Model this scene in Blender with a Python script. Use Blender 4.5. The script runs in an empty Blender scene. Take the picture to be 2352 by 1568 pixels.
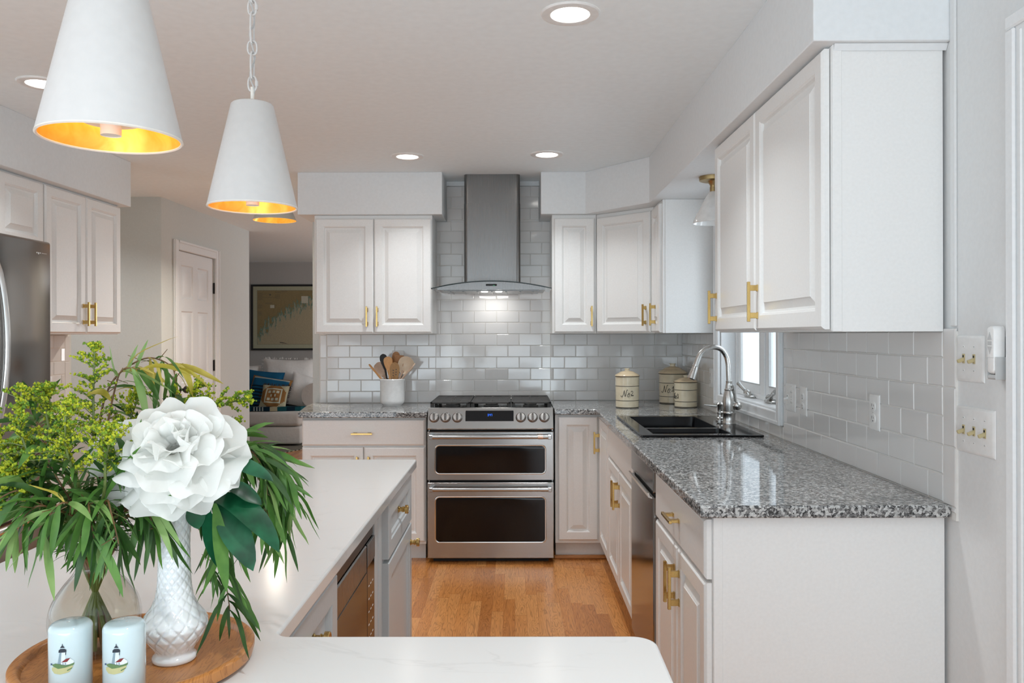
import bpy, bmesh, math, random
from mathutils import Vector, Matrix, noise as mnoise

C = bpy.context.scene
rnd = random.Random(7)

# ------------------------------------------------------------------ camera, world, exposure
H = 1.366
cam_d = bpy.data.cameras.new('camera')
cam = bpy.data.objects.new('camera', cam_d)
C.collection.objects.link(cam)
cam_d.sensor_width = 36.0
cam_d.lens = 1844.0 / 2352.0 * 36.0
cam_d.shift_x = 0.0
cam_d.shift_y = -16.0 / 2352.0
cam_d.clip_start = 0.02
cam.location = (0, 0, H)
cam.rotation_euler = (Matrix.Rotation(0.0029, 3, 'Z') @ Matrix.Rotation(math.pi / 2, 3, 'X') @ Matrix.Rotation(-0.0022, 3, 'Z')).to_euler()
C.camera = cam

W = bpy.data.worlds.new('daylight')
C.world = W
W.use_nodes = True
_bg = W.node_tree.nodes['Background']
_bg.inputs[0].default_value = (0.81, 0.92, 1.0, 1)
_bg.inputs[1].default_value = 1.6

C.view_settings.view_transform = 'Standard'
C.view_settings.look = 'None'
C.view_settings.gamma = 1.0
C.view_settings.exposure = -0.02
try:
    C.view_settings.use_curve_mapping = False
except Exception:
    pass
C.cycles.use_denoising = True
C.cycles.max_bounces = 10
C.cycles.diffuse_bounces = 6
C.cycles.glossy_bounces = 5
C.cycles.transmission_bounces = 8
C.cycles.transparent_max_bounces = 12
C.cycles.sample_clamp_indirect = 6.0
C.cycles.blur_glossy = 0.5

def area(name, loc, size, power, color=(1, 1, 1), rot=(0, 0, 0), size_y=None, spread=math.pi):
    d = bpy.data.lights.new(name, 'AREA')
    d.energy = power
    d.color = color
    d.spread = spread
    if size_y:
        d.shape = 'RECTANGLE'; d.size = size; d.size_y = size_y
    else:
        d.shape = 'DISK'; d.size = size
    o = bpy.data.objects.new(name, d)
    o.location = loc
    o.rotation_euler = rot
    C.collection.objects.link(o)
    return o

# daylight of the open breakfast room behind the camera (window wall, far behind the lens)
area('patio_daylight', (-0.9, -2.45, 0.62), 4.2, 46, (0.79, 0.915, 1.0), (math.radians(104), 0, 0), 1.15)
# added fill behind the camera, aimed up to brighten the ceiling
area('ceiling_fill', (-0.5, -1.0, 0.75), 3.2, 26, (0.76, 0.905, 1.0), (math.radians(164), 0, 0), 1.4)
# daylight from outside the sink window
area('window_daylight', (1.75, 3.98, 1.75), 1.1, 13, (0.93, 0.965, 1.0), (0, math.radians(68), 0), 1.1)
# added fill inside the closed living room to brighten it
area('parlour_fill', (0.6, 9.2, 1.5), 1.6, 45, (0.95, 0.97, 1.0), (0, math.radians(90), 0), 1.4)

# ------------------------------------------------------------------ mesh helpers
ORG = {}

def V(*a):
    return Vector(a)

class F:
    """a local frame: u along the width, v up, n outwards"""
    def __init__(s, o, U, Vv, N):
        s.o, s.U, s.V, s.N = Vector(o), Vector(U).normalized(), Vector(Vv).normalized(), Vector(N).normalized()
    def p(s, u, v, n=0.0):
        return s.o + s.U * u + s.V * v + s.N * n

def back_frame(x, y, z):
    return F((x, y, z), (1, 0, 0), (0, 0, 1), (0, -1, 0))
def right_frame(x, y, z):
    return F((x, y, z), (0, -1, 0), (0, 0, 1), (-1, 0, 0))
def left_frame(x, y, z):
    return F((x, y, z), (0, 1, 0), (0, 0, 1), (1, 0, 0))

class MB:
    def __init__(s):
        s.v, s.f, s.m = [], [], []
    def add(s, verts, faces, mi=0):
        b = len(s.v)
        s.v.extend(Vector(p) for p in verts)
        for f in faces:
            s.f.append([b + i for i in f]); s.m.append(mi)
        return s
    def box(s, x0, x1, y0, y1, z0, z1, b=0.0, mi=0, seg=1):
        return s.fbox(F((0, 0, 0), (1, 0, 0), (0, 1, 0), (0, 0, 1)), x0, x1, y0, y1, z0, z1, b, mi, seg)
    def fbox(s, fr, u0, u1, v0, v1, n0, n1, b=0.0, mi=0, seg=1):
        if u0 > u1: u0, u1 = u1, u0
        if v0 > v1: v0, v1 = v1, v0
        if n0 > n1: n0, n1 = n1, n0
        if b <= 0:
            pts = [fr.p(u, v, n) for n in (n0, n1) for v in (v0, v1) for u in (u0, u1)]
            return s.add(pts, [(0, 2, 3, 1), (4, 5, 7, 6), (0, 1, 5, 4), (2, 6, 7, 3), (0, 4, 6, 2), (1, 3, 7, 5)], mi)
        bm = bmesh.new()
        bmesh.ops.create_cube(bm, size=1)
        for w in bm.verts:
            w.co = Vector(((u0 + u1) / 2 + w.co.x * (u1 - u0), (v0 + v1) / 2 + w.co.y * (v1 - v0), (n0 + n1) / 2 + w.co.z * (n1 - n0)))
        b = min(b, 0.49 * min(u1 - u0, v1 - v0, n1 - n0))
        bmesh.ops.bevel(bm, geom=bm.edges[:], offset=b, segments=seg, affect='EDGES', profile=0.5)
        bm.verts.index_update()
        s.add([fr.p(*w.co) for w in bm.verts], [[w.index for w in f.verts] for f in bm.faces], mi)
        bm.free()
        return s
    def prism(s, poly, z0, z1, mi=0, fr=None):
        fr = fr or F((0, 0, 0), (1, 0, 0), (0, 1, 0), (0, 0, 1))
        n = len(poly)
        pts = [fr.p(x, y, z0) for x, y in poly] + [fr.p(x, y, z1) for x, y in poly]
        fs = [list(range(n))[::-1], list(range(n, 2 * n))]
        fs += [(i, (i + 1) % n, n + (i + 1) % n, n + i) for i in range(n)]
        return s.add(pts, fs, mi)
    def lathe(s, prof, c=(0, 0, 0), seg=32, mi=0, fr=None, cap0=False, cap1=False, rfun=None):
        """profile (r, z) spun about the v... axis N of fr (default world z)"""
        fr = fr or F((0, 0, 0), (1, 0, 0), (0, 1, 0), (0, 0, 1))
        c = Vector(c)
        pts = []
        for r, z in prof:
            for k in range(seg):
                a = 2 * math.pi * k / seg
                rr = r + (rfun(a, z, r) if rfun else 0)
                pts.append(c + (fr.p(rr * math.cos(a), rr * math.sin(a), z)))
        fs = []
        for i in range(len(prof) - 1):
            for k in range(seg):
                k2 = (k + 1) % seg
                fs.append((i * seg + k, i * seg + k2, (i + 1) * seg + k2, (i + 1) * seg + k))
        if cap0: fs.append(list(range(seg))[::-1])
        if cap1: fs.append([(len(prof) - 1) * seg + k for k in range(seg)])
        return s.add(pts, fs, mi)
    def tube(s, pts, r, seg=8, mi=0, cap=True, closed=False, flat=1.0):
        P = [Vector(p) for p in pts]
        n = len(P)
        R = r if isinstance(r, (list, tuple)) else [r] * n
        ref = None
        out = []
        for i in range(n):
            if closed:
                t = P[(i + 1) % n] - P[i - 1]
            else:
                t = P[min(i + 1, n - 1)] - P[max(i - 1, 0)]
            t = t.normalized() if t.length > 1e-9 else Vector((0, 0, 1))
            if ref is None:
                ref = t.orthogonal().normalized() if abs(t.z) > 0.99 else t.cross(Vector((0, 0, 1))).normalized()
            ref = (ref - t * ref.dot(t)).normalized()
            b = t.cross(ref)
            for k in range(seg):
                a = 2 * math.pi * (k + 0.5) / seg
                out.append(P[i] + ref * math.cos(a) * R[i] + b * math.sin(a) * R[i] * flat)
        fs = []
        for i in range(n if closed else n - 1):
            j = (i + 1) % n
            for k in range(seg):
                k2 = (k + 1) % seg
                fs.append((i * seg + k, i * seg + k2, j * seg + k2, j * seg + k))
        if cap and not closed:
            fs.append(list(range(seg))[::-1])
            fs.append([(n - 1) * seg + k for k in range(seg)])
        return s.add(out, fs, mi)
    def rings(s, loops, mi=0, cap0=True, cap1=True):
        n = len(loops[0])
        pts = [p for L in loops for p in L]
        fs = []
        for i in range(len(loops) - 1):
            for k in range(n):
                k2 = (k + 1) % n
                fs.append((i * n + k, i * n + k2, (i + 1) * n + k2, (i + 1) * n + k))
        if cap0: fs.append(list(range(n))[::-1])
        if cap1: fs.append([(len(loops) - 1) * n + k for k in range(n)])
        return s.add(pts, fs, mi)
    def nested(s, fr, u0, u1, v0, v1, loops, mi=0, cap0=True):
        L = []
        for i, n in loops:
            L.append([fr.p(u0 + i, v0 + i, n), fr.p(u1 - i, v0 + i, n), fr.p(u1 - i, v1 - i, n), fr.p(u0 + i, v1 - i, n)])
        return s.rings(L, mi, cap0)
    def rrect(s, fr, u0, u1, v0, v1, r, loops, mi=0, k=5, cap0=True, cap1=True):
        L = []
        for i, n in loops:
            rr = max(r - i, 0.0005)
            pts = []
            for cu, cv, a0 in ((u1 - i - rr, v0 + i + rr, -90), (u1 - i - rr, v1 - i - rr, 0), (u0 + i + rr, v1 - i - rr, 90), (u0 + i + rr, v0 + i + rr, 180)):
                for q in range(k + 1):
                    a = math.radians(a0 + 90 * q / k)
                    pts.append(fr.p(cu + rr * math.cos(a), cv + rr * math.sin(a), n))
            L.append(pts)
        return s.rings(L, mi, cap0, cap1)
    def cells(s, xs, ys, mask, z0, z1, mi=0):
        idx = {}
        def vi(i, j, t):
            if (i, j, t) not in idx:
                idx[(i, j, t)] = len(s.v); s.v.append(Vector((xs[i], ys[j], (z0, z1)[t])))
            return idx[(i, j, t)]
        nx, ny = len(xs) - 1, len(ys) - 1
        def on(i, j):
            return 0 <= i < nx and 0 <= j < ny and mask(i, j)
        for i in range(nx):
            for j in range(ny):
                if not on(i, j): continue
                q = [(vi(i, j, 1), vi(i + 1, j, 1), vi(i + 1, j + 1, 1), vi(i, j + 1, 1)), (vi(i, j, 0), vi(i, j + 1, 0), vi(i + 1, j + 1, 0), vi(i + 1, j, 0))]
                if not on(i - 1, j): q.append((vi(i, j, 0), vi(i, j, 1), vi(i, j + 1, 1), vi(i, j + 1, 0)))
                if not on(i + 1, j): q.append((vi(i + 1, j, 0), vi(i + 1, j + 1, 0), vi(i + 1, j + 1, 1), vi(i + 1, j, 1)))
                if not on(i, j - 1): q.append((vi(i, j, 0), vi(i + 1, j, 0), vi(i + 1, j, 1), vi(i, j, 1)))
                if not on(i, j + 1): q.append((vi(i, j + 1, 0), vi(i, j + 1, 1), vi(i + 1, j + 1, 1), vi(i + 1, j + 1, 0)))
                for f in q:
                    s.f.append(list(f)); s.m.append(mi)
        return s
    def build(s, name, mats, parent=None, org=None, bevel=0.0, bseg=2, smooth=True, ang=35, subsurf=0, solidify=0.0, normals=False):
        me = bpy.data.meshes.new(name)
        if parent is not None:
            o0 = ORG[parent]
        elif org is not None:
            o0 = Vector(org)
        else:
            lo = [min(p[k] for p in s.v) for k in range(3)]
            hi = [max(p[k] for p in s.v) for k in range(3)]
            o0 = Vector(((lo[0] + hi[0]) / 2, (lo[1] + hi[1]) / 2, lo[2]))
        me.from_pydata([tuple(p - o0) for p in s.v], [], s.f)
        for m in (mats if isinstance(mats, (list, tuple)) else [mats]):
            me.materials.append(m)
        if any(s.m):
            me.polygons.foreach_set('material_index', s.m)
        if normals:
            bm = bmesh.new(); bm.from_mesh(me)
            bmesh.ops.recalc_face_normals(bm, faces=bm.faces[:])
            bm.to_mesh(me); bm.free()
        if smooth:
            me.polygons.foreach_set('use_smooth', [True] * len(me.polygons))
            me.set_sharp_from_angle(angle=math.radians(ang))
        me.update()
        o = bpy.data.objects.new(name, me)
        C.collection.objects.link(o)
        if parent is not None:
            o.parent = parent
        else:
            o.location = o0
        ORG[o] = o0
        if solidify:
            d = o.modifiers.new('thickness', 'SOLIDIFY'); d.thickness = solidify; d.offset = 0
        if bevel:
            d = o.modifiers.new('edge', 'BEVEL'); d.width = bevel; d.segments = bseg; d.limit_method = 'ANGLE'; d.angle_limit = math.radians(40)
        if subsurf:
            d = o.modifiers.new('smooth', 'SUBSURF'); d.levels = subsurf; d.render_levels = subsurf
        return o

def tag(o, label=None, cat=None, group=None, kind=None):
    if label: o['label'] = label
    if cat: o['category'] = cat
    if group: o['group'] = group
    if kind: o['kind'] = kind
    return o

def thing(name, loc, label, cat, group=None, kind=None):
    o = bpy.data.objects.new(name, None)
    o.empty_display_size = 0.05
    o.location = loc
    C.collection.objects.link(o)
    ORG[o] = Vector(loc)
    return tag(o, label, cat, group, kind)

def struct(o):
    o['kind'] = 'structure'
    return o

def copy_tree(o, parent=None):
    c = o.copy()
    C.collection.objects.link(c)
    if parent is not None: c.parent = parent
    ORG[c] = ORG[o]
    for ch in list(o.children):
        copy_tree(ch, c)
    return c

def catmull(P, n=6, closed=False):
    P = [Vector(p) for p in P]
    out = []
    m = len(P)
    for i in range(m if closed else m - 1):
        if closed:
            a, b, c, d = P[i - 1], P[i], P[(i + 1) % m], P[(i + 2) % m]
        else:
            a, b, c, d = P[max(i - 1, 0)], P[i], P[i + 1], P[min(i + 2, m - 1)]
        for k in range(n):
            t = k / n
            out.append(0.5 * ((2 * b) + (c - a) * t + (2 * a - 5 * b + 4 * c - d) * t * t + (3 * b - a - 3 * c + d) * t ** 3))
    if not closed: out.append(P[-1])
    return out

# ------------------------------------------------------------------ materials
def new_mat(name):
    m = bpy.data.materials.new(name)
    m.use_nodes = True
    nt = m.node_tree
    return m, nt, nt.nodes['Principled BSDF']

def N(nt, t, **kw):
    n = nt.nodes.new(t)
    for k, v in kw.items():
        if k.startswith('i_'):
            key = k[2:]
            n.inputs[int(key) if key.isdigit() else key.replace('_', ' ')].default_value = v
        else:
            setattr(n, k, v)
    return n

def L(nt, a, b):
    nt.links.new(a, b)

def ramp(nt, stops, interp='LINEAR'):
    r = nt.nodes.new('ShaderNodeValToRGB')
    cr = r.color_ramp
    cr.interpolation = interp
    while len(cr.elements) < len(stops): cr.elements.new(0.5)
    for e, (p, c) in zip(cr.elements, stops):
        e.position = p
        e.color = (c, c, c, 1) if isinstance(c, (int, float)) else (*c, 1)
    return r

def paint(name, col, rough=0.4, bump=0.015, scale=60.0, spec=0.5, var=0.02):
    m, nt, b = new_mat(name)
    b.inputs['Roughness'].default_value = rough
    b.inputs['Specular IOR Level'].default_value = spec
    tc = N(nt, 'ShaderNodeTexCoord')
    n = N(nt, 'ShaderNodeTexNoise', i_Scale=scale, i_Detail=3.0)
    L(nt, tc.outputs['Object'], n.inputs['Vector'])
    r = ramp(nt, [(0.3, tuple(c * (1 - var) for c in col)), (0.7, tuple(min(1, c * (1 + var)) for c in col))])
    L(nt, n.outputs['Fac'], r.inputs[0]); L(nt, r.outputs[0], b.inputs['Base Color'])
    if bump:
        bp = N(nt, 'ShaderNodeBump', i_Strength=bump, i_Distance=0.01)
        L(nt, n.outputs['Fac'], bp.inputs['Height']); L(nt, bp.outputs[0], b.inputs['Normal'])
    return m

def metal(name, col, rough=0.3, stretch=(2, 2, 120), bump=0.03, var=0.12, rvar=0.08):
    m, nt, b = new_mat(name)
    b.inputs['Metallic'].default_value = 1.0
    tc = N(nt, 'ShaderNodeTexCoord'); mp = N(nt, 'ShaderNodeMapping')
    mp.inputs['Scale'].default_value = stretch
    n = N(nt, 'ShaderNodeTexNoise', i_Scale=6.0, i_Detail=4.0)
    L(nt, tc.outputs['Object'], mp.inputs['Vector']); L(nt, mp.outputs[0], n.inputs['Vector'])
    r = ramp(nt, [(0.25, tuple(c * (1 - var) for c in col)), (0.75, tuple(min(1, c * (1 + var)) for c in col))])
    L(nt, n.outputs['Fac'], r.inputs[0]); L(nt, r.outputs[0], b.inputs['Base Color'])
    mr = N(nt, 'ShaderNodeMapRange'); mr.inputs['To Min'].default_value = max(0.02, rough - rvar); mr.inputs['To Max'].default_value = rough + rvar
    L(nt, n.outputs['Fac'], mr.inputs['Value']); L(nt, mr.outputs[0], b.inputs['Roughness'])
    if bump:
        bp = N(nt, 'ShaderNodeBump', i_Strength=bump, i_Distance=0.002)
        L(nt, n.outputs['Fac'], bp.inputs['Height']); L(nt, bp.outputs[0], b.inputs['Normal'])
    return m

def plain(name, col, rough=0.5, metallic=0.0, emit=None, estr=0.0, spec=0.5, sss=0.0, var=0.04, scale=40.0, trans=0.0, coat=0.0):
    m, nt, b = new_mat(name)
    tc = N(nt, 'ShaderNodeTexCoord')
    n = N(nt, 'ShaderNodeTexNoise', i_Scale=scale, i_Detail=2.0)
    L(nt, tc.outputs['Object'], n.inputs['Vector'])
    r = ramp(nt, [(0.3, tuple(c * (1 - var) for c in col)), (0.7, tuple(min(1, c * (1 + var)) for c in col))])
    L(nt, n.outputs['Fac'], r.inputs[0]); L(nt, r.outputs[0], b.inputs['Base Color'])
    b.inputs['Roughness'].default_value = rough
    b.inputs['Metallic'].default_value = metallic
    b.inputs['Specular IOR Level'].default_value = spec
    b.inputs['Transmission Weight'].default_value = trans
    b.inputs['Coat Weight'].default_value = coat
    b.inputs['Coat Roughness'].default_value = 0.05
    if sss:
        b.inputs['Subsurface Weight'].default_value = sss
        b.inputs['Subsurface Radius'].default_value = (0.01, 0.008, 0.006)
    if emit:
        b.inputs['Emission Color'].default_value = (*emit, 1)
        b.inputs['Emission Strength'].default_value = estr
    return m

M = {}
M['ceiling'] = paint('ceiling_paint', (0.86, 0.94, 0.98), 0.85, 0.01, 30)
M['wall'] = paint('wall_paint', (0.73, 0.74, 0.74), 0.6, 0.02, 90)
M['hall'] = paint('greige_wall_paint', (0.60, 0.62, 0.60), 0.75, 0.02, 90)
M['parlour'] = paint('taupe_wall_paint', (0.42, 0.41, 0.395), 0.8, 0.02, 90)
M['soffit'] = paint('soffit_paint', (0.77, 0.80, 0.815), 0.6, 0.01, 60)
M['cab'] = paint('white_cabinet_lacquer', (0.82, 0.825, 0.815), 0.32, 0.004, 120)
M['trim'] = paint('white_trim_paint', (0.79, 0.81, 0.82), 0.35, 0.004, 100)
M['grey_cab'] = paint('grey_island_lacquer', (0.49, 0.515, 0.525), 0.32, 0.004, 120)
M['kick'] = paint('toe_kick_paint', (0.70, 0.69, 0.67), 0.5, 0.01, 80)
M['gap'] = plain('shadow_gap_black', (0.02, 0.02, 0.02), 0.8)
M['grout'] = plain('tile_grout', (0.72, 0.71, 0.68), 0.9)
M['steel'] = metal('brushed_steel_horizontal', (0.42, 0.42, 0.415), 0.26, (0.8, 60, 260), 0.015, 0.035, 0.03)
M['steel_v'] = metal('brushed_steel_vertical', (0.235, 0.23, 0.225), 0.28, (160, 160, 0.8), 0.015, 0.05, 0.04)
M['fridge'] = metal('fridge_steel', (0.30, 0.285, 0.27), 0.16, (150, 150, 1.2), 0.02, 0.06, 0.04)
M['dw_steel'] = metal('dishwasher_steel', (0.36, 0.355, 0.345), 0.13, (150, 150, 1.2), 0.01, 0.05, 0.03)
M['chrome'] = metal('satin_chrome', (0.70, 0.70, 0.69), 0.16, (20, 20, 20), 0.0, 0.03, 0.03)
M['nickel'] = metal('brushed_nickel', (0.56, 0.55, 0.53), 0.26, (60, 60, 8), 0.01, 0.06, 0.05)
M['brass'] = metal('brushed_brass', (0.60, 0.415, 0.155), 0.26, (80, 80, 80), 0.01, 0.08, 0.05)
M['copper'] = metal('copper_band', (0.72, 0.56, 0.47), 0.3, (60, 60, 60), 0.0)
M['bronze'] = metal('aged_bronze', (0.40, 0.29, 0.14), 0.35, (60, 60, 60), 0.0)
M['black_metal'] = plain('black_hardware', (0.012, 0.011, 0.010), 0.3)
M['iron'] = paint('cast_iron', (0.028, 0.027, 0.026), 0.62, 0.15, 300)
M['black_glass'] = plain('black_glass', (0.008, 0.008, 0.009), 0.08, spec=0.28)
M['sink'] = plain('black_enamel', (0.006, 0.006, 0.007), 0.08, spec=0.25)
M['plate'] = plain('white_plastic', (0.80, 0.80, 0.79), 0.3)
M['almond'] = plain('almond_toggle', (0.52, 0.44, 0.24), 0.3)
M['grey_plastic'] = plain('grey_plastic', (0.52, 0.53, 0.53), 0.4)
M['porcelain'] = plain('white_glazed_porcelain', (0.84, 0.84, 0.83), 0.12, coat=0.6)
M['cream'] = plain('cream_stoneware', (0.72, 0.64, 0.47), 0.16, coat=0.5, var=0.06, scale=25)
M['tan'] = plain('tan_stoneware_lid', (0.66, 0.53, 0.35), 0.16, coat=0.5, var=0.08, scale=25)
M['band'] = plain('dark_glaze_line', (0.035, 0.028, 0.022), 0.3)
M['ink'] = plain('black_script_glaze', (0.03, 0.027, 0.025), 0.4)
M['lamp_white'] = paint('white_shade_enamel', (0.68, 0.675, 0.665), 0.42, 0.0, 50)
M['pale'] = plain('pale_edge', (0.85, 0.82, 0.76), 0.4)
M['linen'] = paint('white_slipcover', (0.56, 0.54, 0.51), 0.9, 0.25, 25, 0.2)
M['linen_w'] = paint('white_linen', (0.74, 0.73, 0.71), 0.9, 0.35, 30, 0.2)
M['milk'] = plain('milk_glass', (0.83, 0.845, 0.85), 0.12, sss=0.25, coat=0.6)
M['shaker'] = plain('pale_blue_glaze', (0.56, 0.67, 0.70), 0.10, coat=0.7, var=0.03, scale=15)
M['sky_out'] = plain('outdoor_white', (0.9, 0.9, 0.9), 0.9)

def emitter(name, col, s):
    return plain(name, col, 0.5, emit=col, estr=s, var=0.01)
M['led'] = emitter('downlight_lens', (1.0, 0.95, 0.88), 9.0)
M['hood_led'] = emitter('hood_led', (1.0, 0.97, 0.93), 10.0)
M['bulb'] = emitter('warm_bulb', (1.0, 0.66, 0.30), 9.0)
M['blue_led'] = emitter('blue_digits', (0.01, 0.14, 0.9), 0.9)
M['green_led'] = emitter('green_dot', (0.1, 0.9, 0.35), 1.0)

def gold_leaf():
    m, nt, b = new_mat('gold_leaf_lining')
    tc = N(nt, 'ShaderNodeTexCoord'); n = N(nt, 'ShaderNodeTexNoise', i_Scale=22.0, i_Detail=6.0, i_Distortion=1.5)
    L(nt, tc.outputs['Object'], n.inputs['Vector'])
    r = ramp(nt, [(0.3, (0.86, 0.44, 0.045)), (0.7, (1.0, 0.62, 0.12))])
    L(nt, n.outputs['Fac'], r.inputs[0]); L(nt, r.outputs[0], b.inputs['Base Color'])
    b.inputs['Metallic'].default_value = 0.45
    b.inputs['Roughness'].default_value = 0.33
    return m
M['gold'] = gold_leaf()

def tile_mat():
    m, nt, b = new_mat('white_glazed_tile')
    b.inputs['Base Color'].default_value = (0.72, 0.715, 0.705, 1)
    b.inputs['Roughness'].default_value = 0.09
    b.inputs['Coat Weight'].default_value = 0.3
    tc = N(nt, 'ShaderNodeTexCoord'); n = N(nt, 'ShaderNodeTexNoise', i_Scale=9.0, i_Detail=1.0)
    L(nt, tc.outputs['Object'], n.inputs['Vector'])
    bp = N(nt, 'ShaderNodeBump', i_Strength=0.05, i_Distance=0.02)
    L(nt, n.outputs['Fac'], bp.inputs['Height']); L(nt, bp.outputs[0], b.inputs['Normal'])
    return m
M['tile'] = tile_mat()

def granite():
    m, nt, b = new_mat('speckled_grey_granite')
    tc = N(nt, 'ShaderNodeTexCoord')
    nz = N(nt, 'ShaderNodeTexNoise', i_Scale=70.0, i_Detail=3.0)
    L(nt, tc.outputs['Object'], nz.inputs['Vector'])
    add = N(nt, 'ShaderNodeVectorMath', operation='MULTIPLY_ADD'); add.inputs[1].default_value = (0.012, 0.012, 0.012)
    L(nt, nz.outputs['Color'], add.inputs[0]); L(nt, tc.outputs['Object'], add.inputs[2])
    v1 = N(nt, 'ShaderNodeTexVoronoi', i_Scale=150.0); v2 = N(nt, 'ShaderNodeTexVoronoi', i_Scale=330.0)
    L(nt, add.outputs[0], v1.inputs['Vector']); L(nt, add.outputs[0], v2.inputs['Vector'])
    r1 = ramp(nt, [(0.0, (0.012, 0.013, 0.014)), (0.28, (0.03, 0.031, 0.033)), (0.36, (0.14, 0.14, 0.14)), (0.60, (0.27, 0.27, 0.265)), (0.68, (0.52, 0.53, 0.52)), (1.0, (0.70, 0.71, 0.70))])
    s1 = N(nt, 'ShaderNodeSeparateColor'); L(nt, v1.outputs['Color'], s1.inputs[0]); L(nt, s1.outputs[0], r1.inputs[0])
    r2 = ramp(nt, [(0.0, 0.02), (0.3, 0.07), (0.65, 0.30), (1.0, 0.66)])
    s2 = N(nt, 'ShaderNodeSeparateColor'); L(nt, v2.outputs['Color'], s2.inputs[0]); L(nt, s2.outputs[1], r2.inputs[0])
    mx = N(nt, 'ShaderNodeMix', data_type='RGBA', i_0=0.30)
    L(nt, r1.outputs[0], mx.inputs[6]); L(nt, r2.outputs[0], mx.inputs[7])
    big = N(nt, 'ShaderNodeTexNoise', i_Scale=5.0, i_Detail=3.0); L(nt, tc.outputs['Object'], big.inputs['Vector'])
    rb = ramp(nt, [(0.3, 0.82), (0.7, 1.08)]); L(nt, big.outputs['Fac'], rb.inputs[0])
    mu = N(nt, 'ShaderNodeMix', data_type='RGBA', blend_type='MULTIPLY', i_0=1.0)
    L(nt, mx.outputs[2], mu.inputs[6]); L(nt, rb.outputs[0], mu.inputs[7])
    L(nt, mu.outputs[2], b.inputs['Base Color'])
    b.inputs['Roughness'].default_value = 0.055
    b.inputs['Specular IOR Level'].default_value = 0.5
    return m
M['granite'] = granite()

def quartz():
    m, nt, b = new_mat('white_veined_quartz')
    tc = N(nt, 'ShaderNodeTexCoord'); mp = N(nt, 'ShaderNodeMapping'); mp.inputs['Scale'].default_value = (1.0, 2.2, 1.0); mp.inputs['Rotation'].default_value = (0, 0, 0.25)
    L(nt, tc.outputs['Object'], mp.inputs['Vector'])
    n = N(nt, 'ShaderNodeTexNoise', i_Scale=2.6, i_Detail=7.0, i_Distortion=1.2)
    L(nt, mp.outputs[0], n.inputs['Vector'])
    r = ramp(nt, [(0.485, 0.0), (0.5, 1.0), (0.515, 0.0)])
    L(nt, n.outputs['Fac'], r.inputs[0])
    n2 = N(nt, 'ShaderNodeTexNoise', i_Scale=5.0, i_Detail=2.0); L(nt, mp.outputs[0], n2.inputs['Vector'])
    r2 = ramp(nt, [(0.5, 0.0), (0.65, 0.16)]); L(nt, n2.outputs['Fac'], r2.inputs[0])
    mul = N(nt, 'ShaderNodeMath', operation='MULTIPLY'); L(nt, r.outputs[0], mul.inputs[0]); L(nt, r2.outputs[0], mul.inputs[1])
    mx = N(nt, 'ShaderNodeMix', data_type='RGBA')
    mx.inputs[6].default_value = (0.74, 0.735, 0.72, 1); mx.inputs[7].default_value = (0.40, 0.39, 0.38, 1)
    L(nt, mul.outputs[0], mx.inputs[0]); L(nt, mx.outputs[2], b.inputs['Base Color'])
    b.inputs['Roughness'].default_value = 0.16
    return m
M['quartz'] = quartz()

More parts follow.
